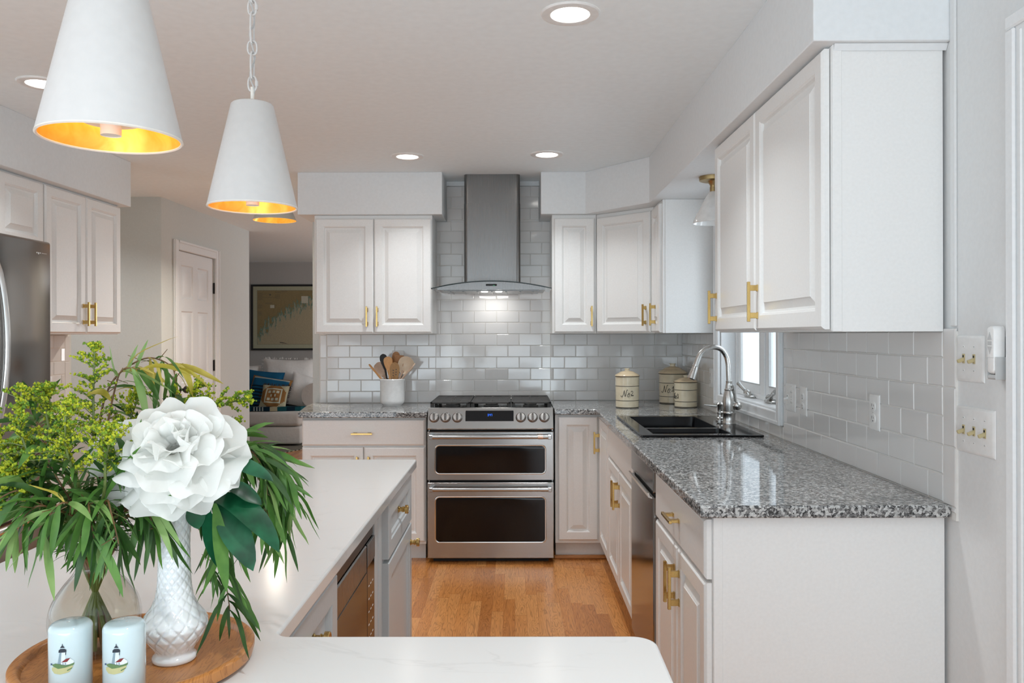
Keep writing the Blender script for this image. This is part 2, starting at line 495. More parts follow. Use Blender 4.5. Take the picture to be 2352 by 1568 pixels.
def oak_floor():
    m, nt, b = new_mat('honey_oak_strip_floor')
    tc = N(nt, 'ShaderNodeTexCoord'); sep = N(nt, 'ShaderNodeSeparateXYZ'); L(nt, tc.outputs['Object'], sep.inputs[0])
    def math_(op, a, bb=None, c=None):
        n = N(nt, 'ShaderNodeMath', operation=op)
        for k, q in enumerate((a, bb, c)):
            if q is None: continue
            if isinstance(q, (int, float)): n.inputs[k].default_value = q
            else: L(nt, q, n.inputs[k])
        return n.outputs[0]
    row = math_('FLOOR', math_('DIVIDE', sep.outputs[0], 0.057))
    wn = N(nt, 'ShaderNodeTexWhiteNoise', noise_dimensions='1D'); L(nt, row, wn.inputs['W'])
    yy = math_('ADD', sep.outputs[1], math_('MULTIPLY', wn.outputs['Value'], 5.0))
    brd = math_('FLOOR', math_('DIVIDE', yy, 0.62))
    cv = N(nt, 'ShaderNodeCombineXYZ'); L(nt, row, cv.inputs[0]); L(nt, brd, cv.inputs[1])
    w2 = N(nt, 'ShaderNodeTexWhiteNoise', noise_dimensions='3D'); L(nt, cv.outputs[0], w2.inputs['Vector'])
    # grain: noise stretched along the board and shifted from board to board
    off = N(nt, 'ShaderNodeVectorMath', operation='MULTIPLY_ADD'); off.inputs[1].default_value = (3.0, 9.0, 5.0)
    L(nt, w2.outputs['Color'], off.inputs[0]); L(nt, tc.outputs['Object'], off.inputs[2])
    mp = N(nt, 'ShaderNodeMapping'); mp.inputs['Scale'].default_value = (26.0, 2.6, 1.0); L(nt, off.outputs[0], mp.inputs['Vector'])
    wav = N(nt, 'ShaderNodeTexNoise', i_Scale=1.0, i_Detail=1.5, i_Distortion=0.6); L(nt, mp.outputs[0], wav.inputs['Vector'])
    rings = math_('FRACT', math_('MULTIPLY', wav.outputs['Fac'], 13.0))
    rr = ramp(nt, [(0.0, 0.52), (0.14, 0.93), (0.75, 1.0), (1.0, 0.66)]); L(nt, rings, rr.inputs[0])
    mp2 = N(nt, 'ShaderNodeMapping'); mp2.inputs['Scale'].default_value = (420.0, 14.0, 1.0); L(nt, off.outputs[0], mp2.inputs['Vector'])
    fine = N(nt, 'ShaderNodeTexNoise', i_Scale=1.0, i_Detail=2.0); L(nt, mp2.outputs[0], fine.inputs['Vector'])
    rf = ramp(nt, [(0.35, 0.80), (0.6, 1.04)]); L(nt, fine.outputs['Fac'], rf.inputs[0])
    base = ramp(nt, [(0.0, (0.45, 0.160, 0.038)), (0.3, (0.58, 0.222, 0.056)), (0.65, (0.64, 0.262, 0.074)), (1.0, (0.71, 0.315, 0.100))]); L(nt, w2.outputs['Value'], base.inputs[0])
    mu = N(nt, 'ShaderNodeMix', data_type='RGBA', blend_type='MULTIPLY', i_0=0.9); L(nt, base.outputs[0], mu.inputs[6]); L(nt, rr.outputs[0], mu.inputs[7])
    mu2 = N(nt, 'ShaderNodeMix', data_type='RGBA', blend_type='MULTIPLY', i_0=1.0); L(nt, mu.outputs[2], mu2.inputs[6]); L(nt, rf.outputs[0], mu2.inputs[7])
    # seams between boards
    fx = math_('FRACT', math_('DIVIDE', sep.outputs[0], 0.057)); sx = math_('LESS_THAN', fx, 0.02)
    fy = math_('FRACT', math_('DIVIDE', yy, 0.62)); sy = math_('LESS_THAN', fy, 0.004)
    sm = math_('MAXIMUM', sx, sy)
    mu3 = N(nt, 'ShaderNodeMix', data_type='RGBA'); mu3.inputs[7].default_value = (0.20, 0.07, 0.02, 1)
    L(nt, math_('MULTIPLY', sm, 0.6), mu3.inputs[0]); L(nt, mu2.outputs[2], mu3.inputs[6])
    L(nt, mu3.outputs[2], b.inputs['Base Color'])
    b.inputs['Roughness'].default_value = 0.24
    bp = N(nt, 'ShaderNodeBump', i_Strength=0.06, i_Distance=0.002); L(nt, rf.outputs[0], bp.inputs['Height']); L(nt, bp.outputs[0], b.inputs['Normal'])
    return m
M['oak'] = oak_floor()

def wood(name, c0, c1, scale=(30, 3, 3), rough=0.4):
    m, nt, b = new_mat(name)
    tc = N(nt, 'ShaderNodeTexCoord'); mp = N(nt, 'ShaderNodeMapping'); mp.inputs['Scale'].default_value = scale
    L(nt, tc.outputs['Object'], mp.inputs['Vector'])
    n = N(nt, 'ShaderNodeTexNoise', i_Scale=2.0, i_Detail=4.0, i_Distortion=0.8); L(nt, mp.outputs[0], n.inputs['Vector'])
    f = N(nt, 'ShaderNodeMath', operation='MULTIPLY'); f.inputs[1].default_value = 6.0; L(nt, n.outputs['Fac'], f.inputs[0])
    g = N(nt, 'ShaderNodeMath', operation='FRACT'); L(nt, f.outputs[0], g.inputs[0])
    r = ramp(nt, [(0.0, c0), (0.3, c1), (0.85, c1), (1.0, c0)]); L(nt, g.outputs[0], r.inputs[0])
    L(nt, r.outputs[0], b.inputs['Base Color']); b.inputs['Roughness'].default_value = rough
    return m
M['tray'] = wood('oak_tray', (0.36, 0.135, 0.036), (0.52, 0.215, 0.060), (60, 7, 5), 0.3)
M['bamboo'] = wood('pale_wood', (0.44, 0.21, 0.075), (0.56, 0.29, 0.11), (90, 90, 12), 0.5)
M['walnut'] = wood('mid_wood', (0.30, 0.13, 0.04), (0.42, 0.19, 0.06), (90, 90, 12), 0.5)
M['olive'] = wood('olive_wood', (0.17, 0.085, 0.03), (0.36, 0.19, 0.065), (120, 120, 30), 0.45)
M['bleached'] = wood('bleached_wood', (0.50, 0.36, 0.26), (0.62, 0.46, 0.35), (90, 90, 12), 0.6)
M['oak_trim'] = wood('oak_shoe_moulding', (0.40, 0.16, 0.045), (0.54, 0.23, 0.07), (4, 60, 60), 0.35)
M['petal_stone'] = plain('cream_resin', (0.80, 0.66, 0.50), 0.35, sss=0.2)

def thin_glass(name, tint=(1, 1, 1), refl=1.0, rough=0.0, ior=1.45):
    m = bpy.data.materials.new(name); m.use_nodes = True
    nt = m.node_tree; nt.nodes.clear()
    out = N(nt, 'ShaderNodeOutputMaterial'); t = N(nt, 'ShaderNodeBsdfTransparent'); g = N(nt, 'ShaderNodeBsdfGlossy')
    t.inputs[0].default_value = (*tint, 1); g.inputs['Roughness'].default_value = rough
    fr = N(nt, 'ShaderNodeLayerWeight')
    pw = N(nt, 'ShaderNodeMath', operation='POWER'); pw.inputs[1].default_value = 4.0; L(nt, fr.outputs['Facing'], pw.inputs[0])
    f0 = ((ior - 1) / (ior + 1)) ** 2
    mlt = N(nt, 'ShaderNodeMath', operation='MULTIPLY_ADD'); mlt.inputs[1].default_value = refl * (1 - f0); mlt.inputs[2].default_value = refl * f0; L(nt, pw.outputs[0], mlt.inputs[0])
    mx = N(nt, 'ShaderNodeMixShader'); L(nt, mlt.outputs[0], mx.inputs[0]); L(nt, t.outputs[0], mx.inputs[1]); L(nt, g.outputs[0], mx.inputs[2]); L(nt, mx.outputs[0], out.inputs[0])
    return m
M['pane'] = thin_glass('window_glass', (0.97, 0.98, 0.99), 0.35)
M['hood_glass'] = thin_glass('hood_glass', (0.80, 0.83, 0.82))
M['hood_rim'] = plain('dark_glass_edge', (0.02, 0.03, 0.03), 0.1)
M['vase_glass'] = thin_glass('clear_vase_glass', (0.965, 0.965, 0.955), 0.8)
M['water'] = thin_glass('vase_water', (0.93, 0.90, 0.85), 0.35, 0.0, 1.33)

def leafmat(name, c0, c1, rough=0.45, trans=0.25, scale=30):
    m = bpy.data.materials.new(name); m.use_nodes = True
    nt = m.node_tree; b = nt.nodes['Principled BSDF']; out = nt.nodes['Material Output']
    tc = N(nt, 'ShaderNodeTexCoord'); n = N(nt, 'ShaderNodeTexNoise', i_Scale=scale, i_Detail=3.0); L(nt, tc.outputs['Object'], n.inputs['Vector'])
    r = ramp(nt, [(0.35, c0), (0.65, c1)]); L(nt, n.outputs['Fac'], r.inputs[0]); L(nt, r.outputs[0], b.inputs['Base Color'])
    b.inputs['Roughness'].default_value = rough
    t = N(nt, 'ShaderNodeBsdfTranslucent'); L(nt, r.outputs[0], t.inputs[0])
    mx = N(nt, 'ShaderNodeMixShader', i_0=trans); L(nt, b.outputs[0], mx.inputs[1]); L(nt, t.outputs[0], mx.inputs[2]); L(nt, mx.outputs[0], out.inputs[0])
    return m
M['leaf_a'] = leafmat('willow_leaf_green', (0.055, 0.16, 0.025), (0.11, 0.25, 0.045))
M['leaf_b'] = leafmat('willow_leaf_dark', (0.02, 0.065, 0.012), (0.045, 0.12, 0.02))
M['leaf_c'] = leafmat('willow_leaf_light', (0.16, 0.30, 0.07), (0.26, 0.40, 0.13))
M['leaf_y'] = leafmat('willow_leaf_yellow', (0.50, 0.42, 0.06), (0.70, 0.58, 0.14))
M['leaf_p'] = leafmat('peony_leaf_green', (0.004, 0.05, 0.02), (0.012, 0.12, 0.05), 0.3, 0.15)
M['stem_g'] = leafmat('green_stem', (0.09, 0.13, 0.03), (0.16, 0.20, 0.05), 0.5, 0.0)
M['stem_b'] = leafmat('brown_stem', (0.10, 0.05, 0.02), (0.19, 0.10, 0.035), 0.5, 0.0)
M['floret'] = leafmat('goldenrod_floret', (0.34, 0.44, 0.018), (0.62, 0.64, 0.030), 0.6, 0.3, 60)
M['floret_g'] = leafmat('goldenrod_bud', (0.10, 0.23, 0.014), (0.24, 0.38, 0.025), 0.6, 0.3, 60)
M['petal'] = leafmat('white_peony_petal', (0.88, 0.885, 0.86), (0.93, 0.93, 0.905), 0.7, 0.5, 18)
# ------------------------------------------------------------------ the setting
CEIL = 2.405
XR = 1.1415          # face of the tiles on the window wall
YB = 5.465           # face of the tiles on the range wall

struct(MB().box(-5.0, 1.27, -2.5, 11.6, -0.06, 0.0).build('floor', M['oak'], org=(0, 0, 0)))
struct(MB().box(-5.0, 1.27, -2.5, 11.6, CEIL, CEIL + 0.05).build('ceiling', M['ceiling'], org=(0, 0, CEIL)))
struct(MB().box(-1.375, 1.15, 5.472, 5.60, 0, CEIL).build('wall_back', [M['hall']]))
# window wall with its window and door openings
w = MB()
for a in ((-2.5, 0.93, 0, CEIL), (0.93, 1.76, 2.002, CEIL), (1.76, 3.475, 0, CEIL), (3.475, 4.475, 0, 1.03), (3.475, 4.475, 2.02, CEIL), (4.475, 5.60, 0, CEIL)):
    w.box(1.15, 1.27, a[0], a[1], a[2], a[3])
struct(w.build('wall_right', M['wall']))
struct(MB().box(-2.785, -2.665, 2.45, 4.82, 0, CEIL).build('wall_left', M['hall']))
struct(MB().box(-4.4, -2.65, 6.02, 6.14, 0, CEIL).build('wall_hall', M['hall']))
w = MB()
for a in ((6.14, 6.30, 0, CEIL), (6.30, 7.09, 2.04, CEIL), (7.09, 8.02, 0, CEIL)):
    w.box(-2.77, -2.65, a[0], a[1], a[2], a[3])
struct(w.build('wall_pantry', M['hall']))
struct(MB().box(-5.0, 1.27, 11.45, 11.6, 0, CEIL).build('wall_parlour', M['parlour']))
struct(MB().box(-5.0, -4.9, 6.0, 11.45, 0, CEIL).build('wall_parlour_side', M['parlour']))
struct(MB().box(1.15, 1.27, 5.6, 11.45, 0, CEIL).build('wall_parlour_east', M['parlour']))
struct(MB().box(-4.5, -4.4, 4.6, 6.14, 0, CEIL).build('wall_hall_side', M['hall']))
struct(MB().box(-4.4, -2.785, 4.60, 4.70, 0, CEIL).build('wall_hall_end', M['hall']))

# soffits above the cabinets
ZS = 2.135
struct(MB().box(-1.385, -0.46, 5.13, 5.471, ZS, CEIL).build('trim_1', M['soffit'], bevel=0.003))
struct(MB().prism([(0.172, 5.471), (0.172, 5.13), (0.457, 5.13), (0.792, 4.70), (0.787, 2.11), (1.149, 2.11), (1.149, 5.471)][::-1], ZS, CEIL).build('trim_2', M['soffit'], bevel=0.003, normals=True))
struct(MB().prism([(-2.664, 2.5), (-2.320, 2.5), (-2.298, 4.81), (-2.664, 4.81)], ZS, CEIL).build('trim_3', M['soffit'], bevel=0.003))
# cove between tiles and ceiling in the hood niche
struct(MB().box(-0.459, 0.171, 5.452, 5.4715, 2.375, CEIL).build('trim_4', M['soffit']))
# moulding where the tall end panel meets the soffit
struct(MB().prism([(2.126, 2.134), (2.136, 2.134), (2.136, 2.118)], 0.85, 1.149, fr=F((0, 0, 0), (0, 1, 0), (0, 0, 1), (1, 0, 0))).build('trim_5', M['soffit'], normals=True))
# caulked seam strip on the wall above the tile edge
struct(MB().box(1.1425, 1.1497, 2.085, 2.108, 1.385, CEIL - 0.001).build('trim_6', M['wall'], bevel=0.002))
# shoe moulding along the toe kick by the corner
struct(MB().box(0.24, 0.588, 4.885, 4.909, 0, 0.022).build('baseboard_corner', M['oak_trim'], bevel=0.006))

# ------- tiles
TL, TH, TG = 0.154, 0.0778, 0.0028
def tile_patch(mb, fr, u0, u1, v0, v1, uoff, voff, tl=TL, th=TH, parity=0):
    """running-bond tiles clipped to a rectangle of the frame, n = 0 is the tile face"""
    k = math.floor((v0 - voff) / th + 1e-6)
    while voff + k * th < v1 - 1e-4:
        va, vb = max(v0, voff + k * th + TG / 2), min(v1, voff + (k + 1) * th - TG / 2)
        sh = uoff + (0.5 * tl if (k + parity) % 2 else 0.0)
        j = math.floor((u0 - sh) / tl + 1e-6)
        while sh + j * tl < u1 - 1e-4:
            ua, ub = max(u0, sh + j * tl + TG / 2), min(u1, sh + (j + 1) * tl - TG / 2)
            if ub - ua > 0.006 and vb - va > 0.006:
                e, d = 0.0025, 0.0016
                tx, ty = rnd.uniform(-1, 1) * 0.0005, rnd.uniform(-1, 1) * 0.0004
                P = [fr.p(ua, va, -0.006), fr.p(ub, va, -0.006), fr.p(ub, vb, -0.006), fr.p(ua, vb, -0.006),
                     fr.p(ua, va, -d), fr.p(ub, va, -d), fr.p(ub, vb, -d), fr.p(ua, vb, -d),
                     fr.p(ua + e, va + e, -tx - ty), fr.p(ub - e, va + e, tx - ty), fr.p(ub - e, vb - e, tx + ty), fr.p(ua + e, vb - e, -tx + ty)]
                q = []
                for a in (0, 4):
                    q += [(a + i, a + (i + 1) % 4, a + 4 + (i + 1) % 4, a + 4 + i) for i in range(4)]
                q.append((8, 9, 10, 11))
                mb.add(P, q)
            j += 1
        k += 1

fb = back_frame(0, YB, 0)
t = MB()
zt0 = 1.366 - 0.3855
tile_patch(t, fb, -1.277, -0.535, 0.903, zt0 + 5 * TH, -1.199, zt0)
tile_patch(t, fb, -0.535, 0.245, 0.903, 2.134, -1.199, zt0)
tile_patch(t, fb, -0.457, 0.168, 2.134, 2.374, -1.199, zt0)
tile_patch(t, fb, 0.245, XR + 0.0025, 0.918, zt0 + 5 * TH, -1.199, zt0)
tile_patch(t, F((0, YB, 0), (0, 0, 1), (-1, 0, 0), (0, -1, 0)), 0.903, 1.372, 1.279, 1.325, 1.056, 1.279, TL, 0.046)
struct(t.build('wall_backsplash_back', M['tile'], ang=20))
struct(MB().box(-1.328, 1.1438, YB + 0.0022, 5.4718, 0.86, 1.372).box(-0.536, 0.246, YB + 0.0022, 5.4718, 1.372, 2.134).box(-0.458, 0.170, YB + 0.0022, 5.4718, 2.134, 2.374).build('wall_grout_back', M['grout'], smooth=False))
fr_ = F((XR, 0, 0), (0, -1, 0), (0, 0, 1), (-1, 0, 0))
t = MB()
z0r, y0r = 1.3027 - 5 * TH, 3.222
for (ya, yb, za, zb) in ((2.143, 3.412, 0.918, 1.371), (3.412, 4.54, 0.918, 0.972), (4.54, 5.4635, 0.918, 1.371)):
    tile_patch(t, fr_, -yb, -ya, za, zb, -y0r, z0r, parity=1)
tile_patch(t, F((XR, 0, 0), (0, 0, 1), (0, 1, 0), (-1, 0, 0)), 0.90, 1.384, 2.083, 2.141, 1.3027 - 7 * TH, 2.083, 2 * TH, 0.058)
struct(t.build('wall_backsplash_window', M['tile'], ang=20))
struct(MB().box(XR + 0.0022, 1.1498, 2.083, 3.412, 0.88, 1.372).box(XR + 0.0022, 1.1498, 3.412, 4.54, 0.88, 0.972).box(XR + 0.0022, 1.1498, 4.54, 5.4637, 0.88, 1.372).build('wall_grout_window', M['grout'], smooth=False))
fl_ = F((-2.655, 0, 0), (0, 1, 0), (0, 0, 1), (1, 0, 0))
t = MB()
tile_patch(t, fl_, 3.7, 4.735, 0.918, 1.371, 4.62, 1.366 - 0.3855)
tile_patch(t, F((-2.655, 0, 0), (0, 0, 1), (0, -1, 0), (1, 0, 0)), 0.918, 1.371, -4.787, -4.737, 1.056, -4.787, TL, 0.05)
struct(t.build('wall_backsplash_fridge', M['tile'], ang=20))
struct(MB().box(-2.6648, -2.6572, 3.7, 4.787, 0.9, 1.371).build('wall_grout_fridge', M['grout'], smooth=False))

# ------- window above the sink
win = thing('window_1', (1.15, 3.975, 0.974), None, None, kind='structure')
fw = right_frame(1.15, 4.536, 0.974)      # u runs towards the camera
m = MB()
for (u0, u1, v0, v1) in ((0, 0.062, 0.0, 1.11), (1.057, 1.119, 0.0, 1.11), (0.062, 1.057, 0.0, 0.056), (0.062, 1.057, 1.05, 1.11)):
    m.fbox(fw, u0, u1, v0, v1, 0.0005, 0.020, 0.004)
    cu0, cu1, cv0, cv1 = u0, u1, v0, v1
m.fbox(fw, 0.0, 0.018, 0.0, 1.11, 0.018, 0.028, 0.003)
m.fbox(fw, 1.101, 1.119, 0.0, 1.11, 0.018, 0.028, 0.003)
m.fbox(fw, 0.0185, 1.1005, 0.0, 0.018, 0.018, 0.028, 0.003)
m.build('casing', M['trim'], win)
m = MB()
m.fbox(fw, 0.062, 1.057, 0.0565, 0.064, -0.118, 0.0, 0)           # stool
m.fbox(fw, 0.062, 0.072, 0.056, 1.05, -0.115, 0.0, 0)
m.fbox(fw, 1.047, 1.057, 0.056, 1.05, -0.115, 0.0, 0)
m.fbox(fw, 0.072, 1.047, 1.04, 1.05, -0.115, 0.0, 0)
m.build('jamb', M['trim'], win)
m = MB()
m.fbox(fw, 0.072, 0.10, 0.056, 1.04, -0.119, -0.078, 0.003)
m.fbox(fw, 1.019, 1.047, 0.056, 1.04, -0.119, -0.078, 0.003)
m.fbox(fw, 0.10, 1.019, 0.0642, 0.088, -0.119, -0.078, 0.003)
m.fbox(fw, 0.10, 1.019, 1.01, 1.04, -0.119, -0.078, 0.003)
m.fbox(fw, 0.535, 0.585, 0.085, 1.01, -0.119, -0.078, 0.003)
m.build('frame', M['trim'], win)
for a in (0.101, 0.586):
    b = a + 0.432
    m = MB()
    for (u0, u1, v0, v1) in ((a, a + 0.045, 0.086, 1.009), (b - 0.045, b, 0.086, 1.009), (a + 0.045, b - 0.045, 0.086, 0.135), (a + 0.045, b - 0.045, 0.96, 1.009)):
        m.fbox(fw, u0, u1, v0, v1, -0.112, -0.086, 0.003)
    s = m.build('sash', M['trim'], win)
    MB().fbox(fw, a + 0.042, b - 0.042, 0.132, 0.963, -0.102, -0.098).build('pane', M['pane'], s)
    g = MB().fbox(fw, a + 0.043, a + 0.049, 0.133, 0.962, -0.097, -0.085).fbox(fw, b - 0.049, b - 0.043, 0.133, 0.962, -0.097, -0.085).fbox(fw, a + 0.049, b - 0.049, 0.133, 0.139, -0.097, -0.085)
    g.build('gasket', M['grey_plastic'], s)
for a, sgn in ((0.395, 1), (0.73, -1)):
    m = MB()
    m.fbox(fw, a - 0.055, a + 0.055, 0.0642, 0.078, -0.076, -0.048, 0.004)
    pts = [fw.p(a, 0.07, -0.062), fw.p(a, 0.085, -0.055), fw.p(a - sgn * 0.03, 0.095, -0.05), fw.p(a - sgn * 0.10, 0.118, -0.045)]
    m.tube(catmull(pts, 4), [0.014] * 4 + [0.017] * 4 + [0.009] * 4 + [0.011], 10)
    m.tube([fw.p(a - sgn * 0.098, 0.117, -0.045), fw.p(a - sgn * 0.135, 0.128, -0.043)], [0.008, 0.012], 10)
    m.build('crank', M['nickel'], win)

# ------- pantry door in the hall
door = thing('door_1', (-2.65, 6.69, 0), None, None, kind='structure')
fd = left_frame(-2.65, 6.30, 0)
m = MB()
for (u0, u1, v0, v1) in ((-0.075, 0.0, 0, 2.115), (0.79, 0.865, 0, 2.115), (0.0, 0.79, 2.04, 2.115)):
    m.fbox(fd, u0, u1, v0, v1, 0.0005, 0.018, 0.004)
    m.fbox(fd, (u0 - 0.0 if u0 < 0 else u1 - 0.02) if v1 - v0 > 0.2 else u0, (u0 + 0.02 if u0 < 0 else u1) if v1 - v0 > 0.2 else u1, v0 if v1 - v0 > 0.2 else 2.095, v1, 0.016, 0.026, 0.003)
m.build('casing', M['trim'], door)
m = MB()
m.fbox(fd, 0.003, 0.787, 0.008, 2.037, -0.05, -0.0238, 0.0)
leafd = None
d = MB()
st = 0.11
cols = ((0.003 + st, 0.395 - 0.05), (0.395 + 0.05, 0.787 - st))
rows = ((0.22, 0.82), (0.98, 1.56), (1.66, 1.93))
# stiles and rails
for (u0, u1, v0, v1) in ((0.003, 0.113, 0.008, 2.037), (0.677, 0.787, 0.008, 2.037), (0.345, 0.445, 0.008, 2.037), (0.113, 0.345, 0.008, 0.22), (0.445, 0.677, 0.008, 0.22), (0.113, 0.345, 0.82, 0.98), (0.445, 0.677, 0.82, 0.98), (0.113, 0.345, 1.56, 1.66), (0.445, 0.677, 1.56, 1.66), (0.113, 0.345, 1.93, 2.037), (0.445, 0.677, 1.93, 2.037)):
    d.fbox(fd, u0, u1, v0, v1, -0.024, -0.012)
for u0, u1 in cols:
    for v0, v1 in rows:
        d.nested(fd, u0, u1, v0, v1, [(0.0, -0.012), (0.010, -0.0215), (0.020, -0.0215), (0.046, -0.0125)], cap0=False)
d.v.extend(m.v); d.f.extend([[i + len(d.v) - len(m.v) for i in f] for f in m.f]); d.m.extend(m.m)
leafd = d.build('door_leaf', M['trim'], door)
for z in (0.30, 1.10, 1.78):
    MB().fbox(fd, 0.780, 0.800, z - 0.045, z + 0.045, -0.014, -0.006).tube([fd.p(0.789, z - 0.048, -0.004), fd.p(0.789, z + 0.048, -0.004)], 0.007, 8).build('hinge', M['black_metal'], door)
fk = F(fd.p(0.065, 0.935, -0.012), fd.U, fd.V, fd.N)
m = MB().lathe([(0.0, 0.0), (0.032, 0.0), (0.032, 0.006), (0.026, 0.010), (0.010, 0.012), (0.010, 0.036), (0.020, 0.040), (0.029, 0.050), (0.029, 0.060), (0.020, 0.069), (0.0, 0.071)], seg=20, fr=fk)
m.build('knob', M['black_metal'], door)

# ------- doorway by the light switches
d2 = thing('door_2', (1.15, 1.345, 0), None, None, kind='structure')
fd = right_frame(1.15, 1.76, 0)
m = MB()
for (u0, u1, v0, v1) in ((-0.09, 0.0, 0, 2.092), (0.83, 0.92, 0, 2.092), (0.0, 0.83, 2.002, 2.092)):
    m.fbox(fd, u0, u1, v0, v1, 0.0005, 0.014, 0.003)
m.fbox(fd, -0.09, -0.058, 0, 2.0595, 0.012, 0.022, 0.004)
m.fbox(fd, -0.048, -0.036, 0, 2.05, 0.012, 0.018, 0.003)
m.fbox(fd, -0.09, 0.92, 2.06, 2.092, 0.012, 0.022, 0.004)
m.build('casing', M['trim'], d2)
MB().fbox(fd, 0.004, 0.826, 0.01, 1.998, -0.07, -0.035, 0.003).nested(fd, 0.12, 0.71, 1.1, 1.9, [(0, -0.035), (0.012, -0.031), (0.03, -0.034)], cap0=False).build('door_leaf', M['trim'], d2)

# ------------------------------------------------------------------ cabinets
RAISED = [(0, 0), (0, 0.013), (0.003, 0.0165), (0.008, 0.020), (0.050, 0.020), (0.0525, 0.0175), (0.056, 0.0160), (0.060, 0.0070), (0.067, 0.0065), (0.092, 0.0180), (0.0925, 0.0195)]
SLAB = [(0, 0), (0, 0.013), (0.003, 0.0165), (0.009, 0.020)]
SHAKER = [(0, 0), (0, 0.0175), (0.002, 0.020), (0.046, 0.020), (0.049, 0.0165), (0.056, 0.015), (0.059, 0.010), (0.0595, 0.009)]

def pull(fr, u, v, vertical=True, ln=0.130, parent=None):
    """square bar pull on two flared posts; (u, v) is its centre, n = 0 the door face"""
    m = MB()
    U, Vv = ((fr.V, fr.U) if vertical else (fr.U, fr.V))
    f2 = F(fr.p(u, v, 0), U, Vv, fr.N)
    m.fbox(f2, -ln / 2, ln / 2, -0.005, 0.005, 0.026, 0.036, 0.0012)
    for q in (-ln / 2 + 0.021, ln / 2 - 0.021):
        m.fbox(f2, q - 0.0115, q + 0.0115, -0.0058, 0.0058, 0.0, 0.004, 0.001)
        m.fbox(f2, q - 0.0095, q + 0.0095, -0.0048, 0.0048, 0.0035, 0.0275, 0.001)
    return m.build('handle', M['brass'], parent)

def knob(fr, u, v, parent):
    f2 = F(fr.p(u, v, 0), fr.U, fr.V, fr.N)
    m = MB().lathe([(0.0, 0.0), (0.0105, 0.0), (0.0105, 0.003), (0.0075, 0.005), (0.0075, 0.013), (0.0098, 0.0145), (0.0098, 0.0165), (0.0078, 0.018), (0.0092, 0.0215), (0.0142, 0.0225), (0.0142, 0.031), (0.0125, 0.0325), (0.010, 0.0325), (0.009, 0.0318), (0.0, 0.0318)], seg=24, fr=f2)
    return m.build('knob', M['brass'], parent)

def front(name, root, fr, u0, u1, v0, v1, prof=RAISED, mat='cab'):
    return MB().nested(fr, u0, u1, v0, v1, prof).build(name, M[mat], root, ang=25)

def shift(fr, n):
    return F(fr.p(0, 0, n), fr.U, fr.V, fr.N)

# upper cabinet over the utensil crock
r = thing('upper_cabinet', (-0.908, 5.3, 1.372), 'white double-door upper cabinet on the range wall above the utensil crock', 'cabinet')
MB().box(-1.286, -0.527, 5.166, 5.4645, 1.372, 2.1345, 0.002).build('body', M['cab'], r)
fr = back_frame(0, 5.1655, 0)
for u0, u1, hx in ((-1.275, -0.904, -0.943), (-0.899, -0.531, -0.877)):
    d = front('door', r, fr, u0, u1, 1.378, 2.112)
    pull(shift(fr, 0.02), hx, 1.482, True, 0.13, d)
# upper cabinet beside the hood
r = thing('upper_cabinet', (0.385, 5.3, 1.372), 'narrow white single-door upper cabinet between the hood and the corner cabinet', 'cabinet')
MB().box(0.243, 0.5285, 5.166, 5.4645, 1.372, 2.1345, 0.002).build('body', M['cab'], r)
d = front('door', r, fr, 0.256, 0.516, 1.378, 2.112)
pull(shift(fr, 0.02), 0.494, 1.482, True, 0.13, d)
# diagonal corner cabinet
r = thing('corner_cabinet', (0.85, 5.15, 1.372), 'white diagonal upper cabinet set across the corner above the stoneware canisters', 'cabinet')
MB().prism([(0.5305, 5.4645), (0.5305, 5.166), (0.843, 4.853), (1.1405, 4.853), (1.1405, 5.4645)][::-1], 1.372, 2.1345).build('body', M['cab'], r, bevel=0.002, normals=True)
dv = Vector((0.843 - 0.5305, 4.853 - 5.166, 0)); ln = dv.length
fr = F((0.5305, 5.166, 0), dv, (0, 0, 1), (dv.y, -dv.x, 0))
d = front('door', r, shift(fr, 0.0005), 0.012, ln - 0.012, 1.378, 2.112)
pull(shift(fr, 0.0205), ln - 0.045, 1.482, True, 0.13, d)
# slim cabinet beside the window
r = thing('upper_cabinet', (0.99, 4.71, 1.372), 'slim white upper cabinet beside the window with its broad side panel showing', 'cabinet')
MB().box(0.846, 1.1405, 4.575, 4.851, 1.372, 2.1345, 0.002).build('body', M['cab'], r)
MB().box(0.86, 1.1395, 4.571, 4.5745, 1.3725, 2.134, 0.001).build('side_panel', M['cab'], r)
fr = right_frame(0.8455, 4.851, 0)
d = front('door', r, fr, 0.008, 0.262, 1.378, 2.112)
pull(shift(fr, 0.02), 0.150, 1.482, True, 0.13, d)
# big double cabinet nearest the doorway
r = thing('upper_cabinet', (0.99, 2.73, 1.372), 'tall white double-door upper cabinet by the light switches, broad end panel facing the room', 'cabinet')
MB().box(0.846, 1.1405, 2.141, 3.312, 1.372, 2.1345, 0.002).build('body', M['cab'], r)
MB().box(0.847, 0.872, 2.1365, 2.1405, 1.372, 2.1345, 0.001).box(0.872, 1.1405, 2.1385, 2.1405, 1.372, 2.1345, 0.0).build('end_panel', M['cab'], r)
fr = right_frame(0.8435, 3.312, 0)
d = front('door', r, fr, 0.010, 0.557, 1.378, 2.128)
pull(shift(fr, 0.02), 0.042, 1.475, True, 0.135, d)
d = front('door', r, fr, 0.564, 1.163, 1.378, 2.128)
pull(shift(fr, 0.02), 0.594, 1.475, True, 0.135, d)
